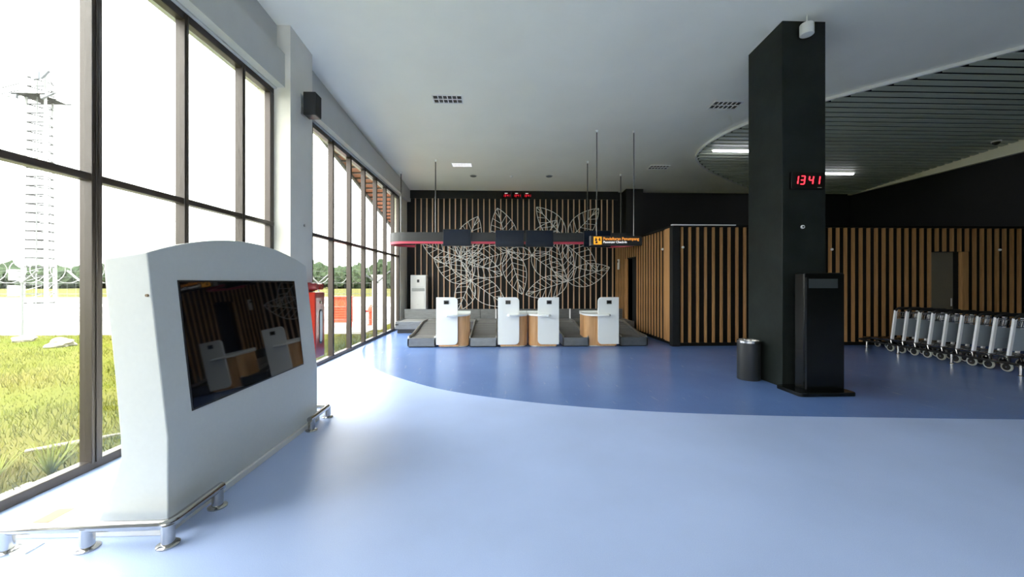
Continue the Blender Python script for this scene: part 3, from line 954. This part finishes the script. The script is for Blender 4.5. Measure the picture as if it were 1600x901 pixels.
ya, yb, za, zb = 2.64, 4.105, 0.69, 1.565
MB().hexa([on_front(ya, za, -0.01), on_front(yb, za, -0.01), on_front(yb, zb, -0.01), on_front(ya, zb, -0.01),
           on_front(ya, za, 0.004), on_front(yb, za, 0.004), on_front(yb, zb, 0.004), on_front(ya, zb, 0.004)]).build('bezel', M['dark'], kk)
e = 0.012
MB().hexa([on_front(ya + e, za + e, 0.0), on_front(yb - e, za + e, 0.0), on_front(yb - e, zb - e, 0.0), on_front(ya + e, zb - e, 0.0),
           on_front(ya + e, za + e, 0.006), on_front(yb - e, za + e, 0.006), on_front(yb - e, zb - e, 0.006), on_front(ya + e, zb - e, 0.006)]).build('screen', M['screen'], kk)
MB().tube([(0.085, -0.972, 1.47), (0.085, -0.985, 1.47)], 0.009, 10).build('lock', M['brown'], kk)


# ------------------------------------------------------------------ polished guard rails round the kiosk
def bend(pts, r=0.06, n=5):
    out = [Vector(pts[0])]
    for i in range(1, len(pts) - 1):
        p, q, s_ = Vector(pts[i - 1]), Vector(pts[i]), Vector(pts[i + 1])
        a = q + (p - q).normalized() * r; b = q + (s_ - q).normalized() * r
        for k in range(n + 1):
            t_ = k / n
            out.append(a * (1 - t_) ** 2 + q * 2 * t_ * (1 - t_) + b * t_ ** 2)
    out.append(Vector(pts[-1]))
    return out


def guard_rail(label, pts, posts, zr=0.125, r=0.028, group='polished rails round the kiosk', mat=None, fl=0.058, pr_=0.034):
    o0 = Vector((posts[0][0], posts[0][1], 0))
    o = thing('guard_rail', label, 'rail', o0, group=group)
    MB().tube([Vector((a[0], a[1], zr)) - o0 for a in bend([(p[0], p[1], 0) for p in pts], 0.05)], r, 14).build('rail', mat or M['chrome'], o, smooth=True)
    for px_, py_ in posts:
        pb = MB().cyl((px_ - o0.x, py_ - o0.y), pr_, 0.004, zr, 18).build('post', M['chrome'], o, smooth=True)
        MB().lathe((px_ - o0.x, py_ - o0.y, 0), [(fl, 0.0), (fl, 0.008), (fl * 0.75, 0.016), (pr_, 0.018)], 24).build('flange', M['chrome'], pb, smooth=True)
    return o


guard_rail('low polished guard rail round the near end of the grey kiosk', [(-3.25, 2.30), (-1.945, 2.33), (-1.945, 2.76)],
           [(-2.84, 2.31), (-2.40, 2.32), (-1.955, 2.335), (-1.945, 2.72)])
guard_rail('low polished guard rail round the far end of the grey kiosk', [(-1.965, 4.05), (-1.965, 4.50), (-3.0, 4.50)],
           [(-1.965, 4.09), (-1.975, 4.49), (-2.9, 4.50)])
fb = thing('floor_socket', 'small open floor socket in the white kiosk base near the window frame', 'socket', (-2.855, 2.56, 0.05))
MB().box(-0.06, 0.06, -0.085, 0.085, 0.0, 0.006).build('frame', M['steel'], fb)
MB().box(-0.05, 0.05, -0.075, 0.075, 0.006, 0.008).build('recess', M['brown'], fb)
MB().box(-2.83, -2.70, 2.28, 2.375, 0.0, 0.008).build('socket_lid', M['white_matt'])
tag(bpy.data.objects['socket_lid'], 'loose white rectangular lid lying on the floor under the guard rail', 'lid')

# ------------------------------------------------------------------ things on the first pillar
hc = thing('fire_cabinet', 'red fire cabinet with a slotted glass door on the pillar behind the kiosk', 'cabinet', (-3.12, 6.24, 0.33))
MB().box(0, 0.17, 0, 0.31, 0, 1.06).build('body', M['red'], hc, bevel=0.006)
dr = MB().box(0.17, 0.19, 0.006, 0.304, 0.006, 1.054).build('door', M['red_dark'], hc, bevel=0.005)
MB().prism([(u, v) for u, v in rrect(0.12, 0.56, 0.058, 6, (1, 1, 1, 1), 0.11, 0.22)], 'x', 0.188, 0.194).build('gasket', M['dark'], dr)
MB().prism([(u, v) for u, v in rrect(0.075, 0.50, 0.036, 6, (1, 1, 1, 1), 0.1325, 0.25)], 'x', 0.192, 0.197).build('glass_slot', pbr('pale_glass', (0.6, 0.62, 0.62), 0.15), dr)
MB().tube([(0.188, 0.16, 0.89), (0.2, 0.16, 0.89)], 0.022, 14).build('lock', M['steel'], dr)
al = thing('alarm_bell', 'dark red alarm bell pair above the red fire cabinet', 'alarm', (-3.12, 6.30, 1.40))
MB().box(0, 0.06, 0, 0.2, 0.0, 0.15).build('back_box', M['red_dark'], al, bevel=0.006)
MB().tube([(0.06, 0.05, 0.08), (0.15, 0.05, 0.08), (0.17, 0.05, 0.08)], [0.06, 0.06, 0.045], 18).build('bell', M['red_dark'], al, smooth=True)
MB().tube([(0.06, 0.16, 0.08), (0.19, 0.16, 0.08)], 0.05, 18).build('strobe', M['red_dark'], al, smooth=True)
sp = thing('wall_speaker', 'black box loudspeaker bracketed high on the pillar', 'speaker', (-3.12, 6.12, 4.18))
MB().box(0.0, 0.012, 0.02, 0.16, 0.02, 0.34).build('bracket', M['steel'], sp)
MB().prism([(0.05, 0), (0.24, 0.0), (0.24, 0.2), (0.05, 0.2)], 'z', 0.0, 0.36).build('case', M['dark'], sp, bevel=0.008)
MB().box(0.24, 0.248, 0.015, 0.185, 0.015, 0.345).build('grille', M['rubber'], sp)
MB().tube([(0.0, 0.1, 0.18), (0.06, 0.1, 0.18)], 0.025, 12).build('swivel', M['steel'], sp)
o = thing('pillar_socket', 'tiny round fitting on the pillar below the loudspeaker', 'fitting', (-3.12, 6.25, 2.46))
MB().tube([(-0.003, 0, 0), (0.015, 0, 0)], 0.02, 12).build('cap', M['steel'], o)

# ------------------------------------------------------------------ black information terminal, waste bin
tm = thing('information_terminal', 'glossy black upright information terminal in front of the black column', 'terminal', (4.53, 5.3, 0))
bp_ = rrect(0.80, 0.47, 0.05, 5, (1, 1, 1, 1), -0.47, -0.25)
MB().prism(bp_, 'z', 0.0, 0.055).build('base_plate', M['gloss_black'], tm, bevel=0.008)
MB().prism(rrect(0.585, 1.63, 0.03, 5, (0, 0, 1, 1), -0.285, 0.055), 'y', -0.085, 0.085).build('body', M['gloss_black'], tm, bevel=0.012)
MB().box(-0.215, 0.20, -0.089, -0.084, 1.47, 1.60).build('header_panel', pbr('grey_header', (0.035, 0.04, 0.04), 0.35), tm)
MB().box(-0.245, 0.26, -0.089, -0.084, 0.32, 1.42).build('screen', M['gloss_black'], tm)
MB().box(-0.27, -0.245, -0.088, -0.084, 0.06, 1.62).build('edge_trim', M['dark'], tm)

wbn = thing('waste_bin', 'black round waste bin with a chrome rim beside the black column', 'bin', (4.0, 6.03, 0))
MB().lathe((0, 0, 0), [(0.16, 0.0), (0.165, 0.01), (0.165, 0.60), (0.155, 0.60), (0.15, 0.2), (0.02, 0.19)], 40).build('body', M['bin'], wbn, smooth=True)
MB().lathe((0, 0, 0), [(0.168, 0.59), (0.168, 0.625), (0.158, 0.632), (0.145, 0.625), (0.145, 0.60)], 40).build('rim', M['chrome'], wbn, smooth=True)

# ------------------------------------------------------------------ luggage trolleys
TW = 0.56


def trolley():
    o = thing('luggage_trolley', '', 'trolley', (0, 0, 0), group='nested luggage trolleys')
    for xa in (0.0, TW - 0.055):
        MB().hexa([(xa, -0.018, 0.275), (xa + 0.055, -0.018, 0.275), (xa + 0.055, 0.018, 0.275), (xa, 0.018, 0.275),
                   (xa, -0.098, 0.93), (xa + 0.055, -0.098, 0.93), (xa + 0.055, -0.062, 0.93), (xa, -0.062, 0.93)]).build('upright', M['alu'], o, bevel=0.004)
    yz = lambda z_: -(z_ - 0.275) * 0.122
    MB().hexa([(0.055, yz(.36) - 0.006, .36), (TW - .055, yz(.36) - 0.006, .36), (TW - .055, yz(.36) + 0.006, .36), (0.055, yz(.36) + 0.006, .36),
               (0.055, yz(.74) - 0.006, .74), (TW - .055, yz(.74) - 0.006, .74), (TW - .055, yz(.74) + 0.006, .74), (0.055, yz(.74) + 0.006, .74)]).build('board', M['grey_panel'], o)
    bk_ = MB()
    for xx in np.linspace(0.09, TW - 0.09, 9):
        bk_.tube([(xx, yz(.78) - 0.0, .77), (xx, yz(.88) - 0.01, .88), (xx, yz(.88) - 0.13, .90)], 0.007, 5)
    for z_ in (.77, .88):
        bk_.tube([(0.05, yz(z_), z_), (TW - .05, yz(z_), z_)], 0.009, 6)
    bk_.tube([(0.05, yz(.88) - .13, .90), (TW - .05, yz(.88) - .13, .90)], 0.009, 6)
    bk_.build('basket', M['chrome'], o)
    MB().tube(bend([(0.02, -0.08, .92), (0.02, -0.14, .985), (TW - .02, -0.14, .985), (TW - .02, -0.08, .92)], 0.05), 0.021, 10).build('handle', M['rubber'], o, smooth=True)
    MB().box(0.1, TW - 0.1, -0.125, -0.07, .94, .975).build('brake_lever', M['rubber'], o, bevel=0.008)
    dk = MB()
    for xx in (0.0, TW):
        dk.tube(bend([(xx, -0.03, .12), (xx, 0.0, .265), (xx * 0.8 + 0.056, .72, .225)], 0.04), 0.016, 8)
    for yy in (0.18, 0.36, 0.54, .70):
        ins = 0.08 * yy
        dk.tube([(ins, yy, .262 - yy * .055), (TW - ins, yy, .262 - yy * .055)], 0.011, 6)
    for xx in (.16, .28, .40):
        dk.tube([(xx, 0.02, .262), (TW / 2 + (xx - TW / 2) * .9, .72, .222)], 0.011, 6)
    dk.build('deck_frame', M['chrome'], o, smooth=True)
    MB().hexa([(0.0, 0.0, .235), (TW, 0.0, .235), (TW - .06, .7, .195), (.06, .7, .195), (0.0, 0.0, .25), (TW, 0.0, .25), (TW - .06, .7, .21), (.06, .7, .21)]).build('deck', M['dark'], o)
    for xx, yy, rr in ((-0.03, -0.02, .085), (TW + 0.03, -0.02, .085), (TW / 2, .58, .07)):
        w_ = MB().ring_x((xx, yy, rr + .002), rr - .017, .017, 22, 8).build('wheel', M['tyre'], o, smooth=True)
        MB().tube([(xx - .016, yy, rr), (xx + .016, yy, rr)], rr - .028, 18).build('hub', M['rubber'], w_)
        MB().tube([(xx - .022, yy, rr), (xx + .022, yy, rr)], .011, 10).build('axle', M['chrome'], w_)
        fk = MB().box(xx - .008 + (.025 if xx < .1 else -.025), xx + .008 + (.025 if xx < .1 else -.025), yy - .02, yy + .02, rr, .25)
        fk.build('fork', M['dark'], o)
    return o


words = ['luggage trolley at the far head of the nested row, its deck fully clear', 'luggage trolley second from the far head of the nested row',
         'luggage trolley third from the far head of the nested row', 'luggage trolley fourth from the far head of the nested row',
         'luggage trolley in the exact middle of the nested row of nine', 'luggage trolley fourth from the near end of the nested row',
         'luggage trolley third from the near end of the nested row', 'luggage trolley second from the near end of the nested row',
         'luggage trolley at the near end of the nested row by the photo edge']
first = trolley()
for i in range(9):
    o = first if i == 0 else copy_tree(first)
    o['label'] = words[i]
    o.location = (8.82 - 0.0 * i, 8.36 - 0.2475 * i, 0.002)

guard_rail('low black rail on steel posts along the nested luggage trolleys',
           [(9.7, 9.05), (8.72, 9.05), (8.62, 8.6), (8.60, 5.0)], [(8.72, 8.83), (8.62, 8.02), (8.60, 7.02), (8.60, 6.05), (8.60, 5.1)],
           zr=0.185, r=0.02, group='rail by the trolleys', mat=M['rubber'], fl=0.035, pr_=0.024)

# ================================================================== OUTSIDE
GZ = -0.10
gr_ = MB().box(-420, XW - 0.02, -120, 420, GZ - 0.3, GZ)
g = gr_.build('ground', M['ground'])
tag(g, 'rough yellow green grass outside the windows', 'ground', kind='structure')
MB().box(XW - 0.1, 60, YF - 60, YF - 0.3, GZ - 0.3, GZ).build('forecourt', M['concrete'], g)
MB().box(XW - 0.46, XW - 0.1, YF, 3.25, GZ - 0.05, GZ + 0.03).build('paving_strip', M['concrete'], g)
MB().box(-300, XW - 1.0, 12.4, 15.6, GZ - 0.05, GZ + 0.015).build('gravel_strip', M['gravel'], g)
MB().box(-300, 60, 15.6, 44, GZ - 0.05, GZ + 0.02).build('apron', M['tarmac'], g)
MB().box(-300, 60, 19.0, 20.2, GZ - 0.05, GZ + 0.026).build('apron_line', M['gravel'], g)
MB().box(-300, 60, 26.0, 30.0, GZ - 0.05, GZ + 0.026).build('apron_line', M['concrete'], g)
MB().box(-420, 100, 44, 200, GZ - 0.05, GZ + 0.03).build('airfield_grass', M['far_grass'], g)

# short grass: far too many blades to count
N = 95000
bx = XW - 0.12 - rng.random(N) ** 1.5 * 16
by = rng.random(N) * 15 - 1.5
keep = (by < 12.3)
bx, by = bx[keep], by[keep]
N = len(bx)
clump = np.array([noise.noise(Vector((a * 0.9, b * 0.9, 0.3))) for a, b in zip(bx, by)])
h = (0.03 + 0.09 * np.clip(clump + 0.35, 0, 1)) * (0.6 + 0.8 * rng.random(N))
ang = rng.random(N) * 2 * PI
wd = 0.0028 + 0.003 * rng.random(N)
lx, ly = np.cos(ang) * wd, np.sin(ang) * wd
tx, ty = (rng.random(N) - 0.5) * h * 1.0, (rng.random(N) - 0.5) * h * 1.4
V = np.empty((N, 3, 3))
V[:, 0] = np.stack([bx - lx, by - ly, np.full(N, GZ - 0.005)], 1)
V[:, 1] = np.stack([bx + lx, by + ly, np.full(N, GZ - 0.005)], 1)
V[:, 2] = np.stack([bx + tx, by + ty, GZ + h], 1)
me = bpy.data.meshes.new('short_grass')
me.from_pydata(V.reshape(-1, 3).tolist(), [], np.arange(N * 3).reshape(-1, 3).tolist())
me.materials.append(M['blade'])
o = bpy.data.objects.new('short_grass', me); COL.objects.link(o)
tag(o, 'short patchy grass blades covering the ground outside the windows', 'grass', kind='stuff')


def tuft(label, x_, y_, hh, nb):
    o = thing('grass_tuft', label, 'plant', (x_, y_, GZ), group='long grass tufts by the window')
    for k in range(nb):
        a = rng.random() * 2 * PI; l = hh * (0.6 + 0.6 * rng.random()); sp_ = 0.25 + 0.6 * rng.random()
        mb = MB(); pts = []
        for j in range(5):
            s_ = j / 4
            pts.append((math.cos(a) * l * sp_ * s_, math.sin(a) * l * sp_ * s_, l * (s_ - 0.35 * s_ * s_ * sp_) - 0.01 * (1 - s_)))
        side = Vector((-math.sin(a), math.cos(a), 0))
        vs_ = []
        for j, p in enumerate(pts):
            w = 0.009 * (1 - j / 4.2)
            vs_ += [Vector(p) - side * w, Vector(p) + side * w]
        mb.add(vs_, [(2 * j, 2 * j + 1, 2 * j + 3, 2 * j + 2) for j in range(4)])
        mb.build('leaf', M['tuft'], o)


tuft('largest yellow green grass tuft outside the window left of the wide mullion', -3.85, 3.42, 0.30, 48)
tuft('smaller grass tuft outside the window beyond the largest tuft', -4.1, 3.75, 0.2, 26)
tuft('thin grass tuft outside the window at the photo\'s left margin', -4.28, 3.42, 0.25, 24)
tag(MB().tube([(-4.0, 4.3, GZ + 0.03), (-4.25, 4.05, GZ + 0.035), (-4.55, 3.84, GZ + 0.03)], [0.01, 0.022, 0.016], 8).build('fallen_stick', M['stone']),
    'pale fallen stick lying in the grass near the largest tuft', 'stick')


def rock(label, x_, y_, r_):
    bm = bmesh.new(); bmesh.ops.create_icosphere(bm, subdivisions=3, radius=r_)
    for v in bm.verts:
        v.co *= 1 + 0.35 * noise.noise(v.co * (1.6 / r_) + Vector((x_, y_, 0)))
        v.co.z *= 0.55
    me = bpy.data.meshes.new('rock'); bm.to_mesh(me); bm.free(); me.materials.append(M['stone'])
    o = bpy.data.objects.new('rock', me); COL.objects.link(o); o.location = (x_, y_, GZ + r_ * 0.25)
    tag(o, label, 'rock', group='pale rocks in the grass')


rock('pale rock in the grass below the lattice tower', -13.3, 11.2, 0.22)
rock('flat pale rock in the grass, the one nearer the hall', -11.3, 10.3, 0.26)

# ------------------------------------------------------------------ fence with razor wire
fe = thing('wire_fence', 'galvanised airport fence with Y-shaped posts and coiled razor wire', 'fence', (-9, 12.0, GZ))
px_list = [-17.8 + 1.75 * k for k in range(9)]
for xx in px_list:
    MB().tube([(xx + 9, 0, 0), (xx + 9, 0, 1.65)], 0.028, 8).build('post', M['galv'], fe, smooth=True)
    MB().tube([(xx + 9 - .44, 0, 2.0), (xx + 9, 0, 1.63), (xx + 9 + .44, 0, 2.0)], 0.03, 8).build('post_arms', M['galv'], fe)
coil = MB()
pts = []
for k in range(0, 14 * 26):
    a = 2 * PI * k / 14
    pts.append((-9.6 + 15.0 * k / 364, 0.32 * math.cos(a), 1.95 + 0.32 * math.sin(a)))
coil.tube(pts, 0.010, 4)
coil.build('razor_wire', M['tower'], fe)
st = MB()
for z_ in (0.1, 0.5, 0.9, 1.3, 1.63):
    st.tube([(-9.6, 0, z_), (5.6, 0, z_)], 0.007, 4)
for s_ in (-1, 1):
    for q in (0.5, 1.0):
        st.tube([(-9.6, 0.0, 1.63 + 0.36 * q), (5.6, 0.0, 1.63 + 0.36 * q)], 0.006, 4)
st.build('strand_wires', M['galv'], fe)
mesh_ = MB()
for xx in np.arange(-9.5, 5.5, 0.25):
    mesh_.tube([(xx, 0, 0.0), (xx, 0, 1.63)], 0.003, 3)
o = mesh_.build('mesh_wires', M['galv'], fe); o['kind'] = 'stuff'

# ------------------------------------------------------------------ lattice tower
TX, TY = -23.55, 20.6
tw = thing('lattice_tower', 'tall white lattice mast with antennas and floodlights behind the fence', 'tower', (TX, TY, GZ))
Ht = 12.5
wdt = lambda z_: 0.58 - 0.13 * z_ / Ht
legs = [(-1, -0.58), (1, -0.58), (0.0, 1.0)]
legp = lambda i, z_: Vector((legs[i][0] * wdt(z_), legs[i][1] * wdt(z_), z_))
for i in range(3):
    MB().tube([legp(i, 0.1), legp(i, Ht)], [0.085, 0.05], 8).build('leg', M['tower'], tw, smooth=True)
z_ = 0.6
while z_ < Ht:
    a, b, c = legp(0, z_), legp(1, z_), legp(2, z_)
    MB().tube([a, b, c], 0.032, 5, closed=True).build('rung', M['rung'], tw)
    z_ += 0.46
dg = MB()
k = 0
z_ = 0.3
while z_ < Ht - 0.5:
    i, j = ((0, 1), (1, 2), (2, 0))[k % 3]
    dg.tube([legp(1, z_), legp(2, z_ + 0.46)], 0.014, 4); dg.tube([legp(0, z_), legp(2, z_ + 0.46)], 0.014, 4)
    z_ += 0.46; k += 1
dg.build('diagonal_braces', M['tower'], tw)
MB().box(-2.0, 1.6, -1.4, 1.4, 0, 0.14).build('base_slab', M['concrete'], tw)
for xx, z0 in ((-0.85, 0.95), (-0.8, 1.75)):
    MB().box(xx - 0.22, xx + 0.12, -0.55, -0.3, z0, z0 + 0.55).build('equipment_box', M['tower'], tw, bevel=0.01)
MB().tube([(0.1, -0.35, 0.1), (0.1, -0.3, Ht)], 0.03, 6).build('cable_run', M['galv'], tw)
pl = MB()
for y_ in (-0.6, 0.0, 0.6):
    pl.tube([(-0.8, y_, 11.1), (0.8, y_, 11.1)], 0.03, 5)
pl.box(-0.6, 0.6, -0.6, 0.6, 11.08, 11.1)
pl.build('platform', M['rung'], tw)
fl_grey = pbr('floodlight_grey', (0.12, 0.13, 0.15), 0.4)
for sx in (-1, 1):
    for p_, q_ in (((0.3, 11.2), (1.3, 10.95)), ((0.75, 11.75), (1.4, 11.4)), ((0.75, 11.4), (1.4, 11.1))):
        MB().tube([(sx * p_[0], -0.3, p_[1]), (sx * q_[0], -0.5, q_[1])], 0.022, 5).build('antenna_arm', M['rung'], tw)
    MB().prism([(sx * 0.55, 11.1), (sx * 1.25, 11.15), (sx * 0.6, 10.85)], 'y', -0.6, -0.5).build('floodlight', fl_grey, tw)
MB().prism([(0.05, 12.2), (0.6, 12.2), (0.6, 11.8), (0.3, 11.75)], 'y', -0.7, -0.6).build('floodlight', fl_grey, tw)
MB().prism([(0.7, 12.2), (1.1, 12.2), (0.7, 11.8)], 'y', -0.7, -0.6).build('floodlight', fl_grey, tw)
MB().tube([(-0.5, -0.3, Ht - 1.5), (-0.5, -0.3, Ht + 1.2)], 0.025, 5).build('antenna', M['galv'], tw)
MB().tube([(0.5, -0.3, Ht - 1.0), (0.5, -0.3, Ht + 0.45)], 0.025, 5).build('antenna', M['galv'], tw)

for lab, xx in (('short white bollard on the hall side of the tower slab, away from the mullion', TX - 1.75), ('short white bollard between the tower and the wide mullion', TX + 1.45)):
    o = thing('bollard', lab, 'bollard', (xx, TY - 1.75, GZ), group='white bollards by the tower')
    MB().cyl((0, 0), 0.09, 0.0, 0.95, 14).build('post', M['tower'], o, smooth=True)
    MB().box(-0.2, 0.2, -0.2, 0.2, 0.0, 0.1).build('foot', M['concrete'], o)

# ------------------------------------------------------------------ red cabinet, hydrant, white pillar outside
rc = thing('slatted_red_cabinet', 'red slatted hose cabinet on legs outside, beyond the fire cabinet', 'cabinet', (-5.75, 14.2, GZ))
bxm = MB().box(-0.36, 0.36, -0.14, 0.14, 0.2, 1.12).build('body', M['red'], rc)
for k in range(7):
    MB().box(-0.36, 0.36, -0.165, -0.14, 0.22 + k * 0.085, 0.27 + k * 0.085).build('slat', M['red'], rc)
MB().box(-0.4, 0.4, -0.19, 0.19, 1.10, 1.15).build('lid', M['red'], rc)
for xx in (-0.32, 0.32):
    for yy in (-0.1, 0.1):
        MB().box(xx - 0.02, xx + 0.02, yy - 0.02, yy + 0.02, 0, 0.2).build('leg', M['red'], rc)
hy = thing('fire_hydrant', 'small red fire hydrant outside between the thin mullions', 'hydrant', (-4.95, 15.0, GZ))
MB().lathe((0, 0, 0), [(0.14, 0), (0.14, 0.05), (0.08, 0.06), (0.08, 0.5), (0.12, 0.52), (0.12, 0.62), (0.07, 0.72), (0.03, 0.8)], 18).build('body', M['red'], hy, smooth=True)
MB().tube([(-0.26, 0, 0.55), (0.26, 0, 0.55)], 0.05, 12).build('outlet', M['red_dark'], hy, smooth=True)
wp = thing('white_gate_pillar', 'white square gate pillar outside near the far end of the windows', 'pillar', (-4.25, 13.6, GZ))
MB().box(-0.15, 0.15, -0.15, 0.15, 0, 1.85).build('shaft', M['white_matt'], wp, bevel=0.01)
MB().box(-0.18, 0.18, -0.18, 0.18, 1.85, 1.92).build('cap', M['white_matt'], wp)

# ------------------------------------------------------------------ tiled roof overhang outside
ro = thing('roof_overhang', 'orange tiled roof slope descending outside the upper far windows', 'roof', (-4.1, 10.5, 5.14))
slope = math.atan2(-1.16, 5.5)
rows = 34
for k in range(rows):
    s_ = -2.5 + k * 0.34
    zz = s_ * math.tan(slope)
    zb = (s_ + 0.36) * math.tan(slope)
    MB().hexa([(-0.38, s_, zz), (0.45, s_, zz), (0.45, s_ + .36, zb), (-0.38, s_ + .36, zb), (-0.38, s_, zz + .06), (0.45, s_, zz + .06), (0.45, s_ + .36, zb + .02), (-0.38, s_ + .36, zb + .02)]).build('tile_row', M['tile_roof'], ro)
    MB().box(-0.38, 0.45, s_, s_ + 0.05, zz - 0.04, zz).build('batten', M['frame'], ro)
s0, s1 = -2.5, -2.5 + rows * .34
MB().hexa([(-0.44, s0, s0 * math.tan(slope) - .1), (-0.38, s0, s0 * math.tan(slope) - .1), (-0.38, s1, s1 * math.tan(slope) - .1), (-0.44, s1, s1 * math.tan(slope) - .1),
           (-0.44, s0, s0 * math.tan(slope) + .1), (-0.38, s0, s0 * math.tan(slope) + .1), (-0.38, s1, s1 * math.tan(slope) + .1), (-0.44, s1, s1 * math.tan(slope) + .1)]).build('barge_board', M['galv'], ro)

# ------------------------------------------------------------------ forest on the horizon
bm = bmesh.new()
for k in range(120):
    xx = -165 + 170 * (k + rng.random()) / 120
    yy = 100 + rng.random() * 14
    hh = 4.6 + 2.4 * rng.random() + 1.6 * max(0.0, (xx + 75) / 75)
    rr = 1.9 + 1.3 * rng.random()
    res = bmesh.ops.create_icosphere(bm, subdivisions=3, radius=1.0)
    for v in res['verts']:
        d_ = 1 + 0.45 * noise.noise(v.co * 2.1 + Vector((k * 3.1, 0, 0))) + 0.25 * noise.noise(v.co * 5.5 + Vector((k, 9, 0)))
        v.co = Vector((xx + v.co.x * rr * d_, yy + v.co.y * rr * d_, GZ + hh * 0.48 + v.co.z * hh * 0.52 * d_))
me = bpy.data.meshes.new('forest'); bm.to_mesh(me); bm.free(); me.materials.append(M['tree'])
o = bpy.data.objects.new('forest', me); COL.objects.link(o)
tag(o, 'hazy green forest along the horizon beyond the airfield', 'forest', kind='stuff')
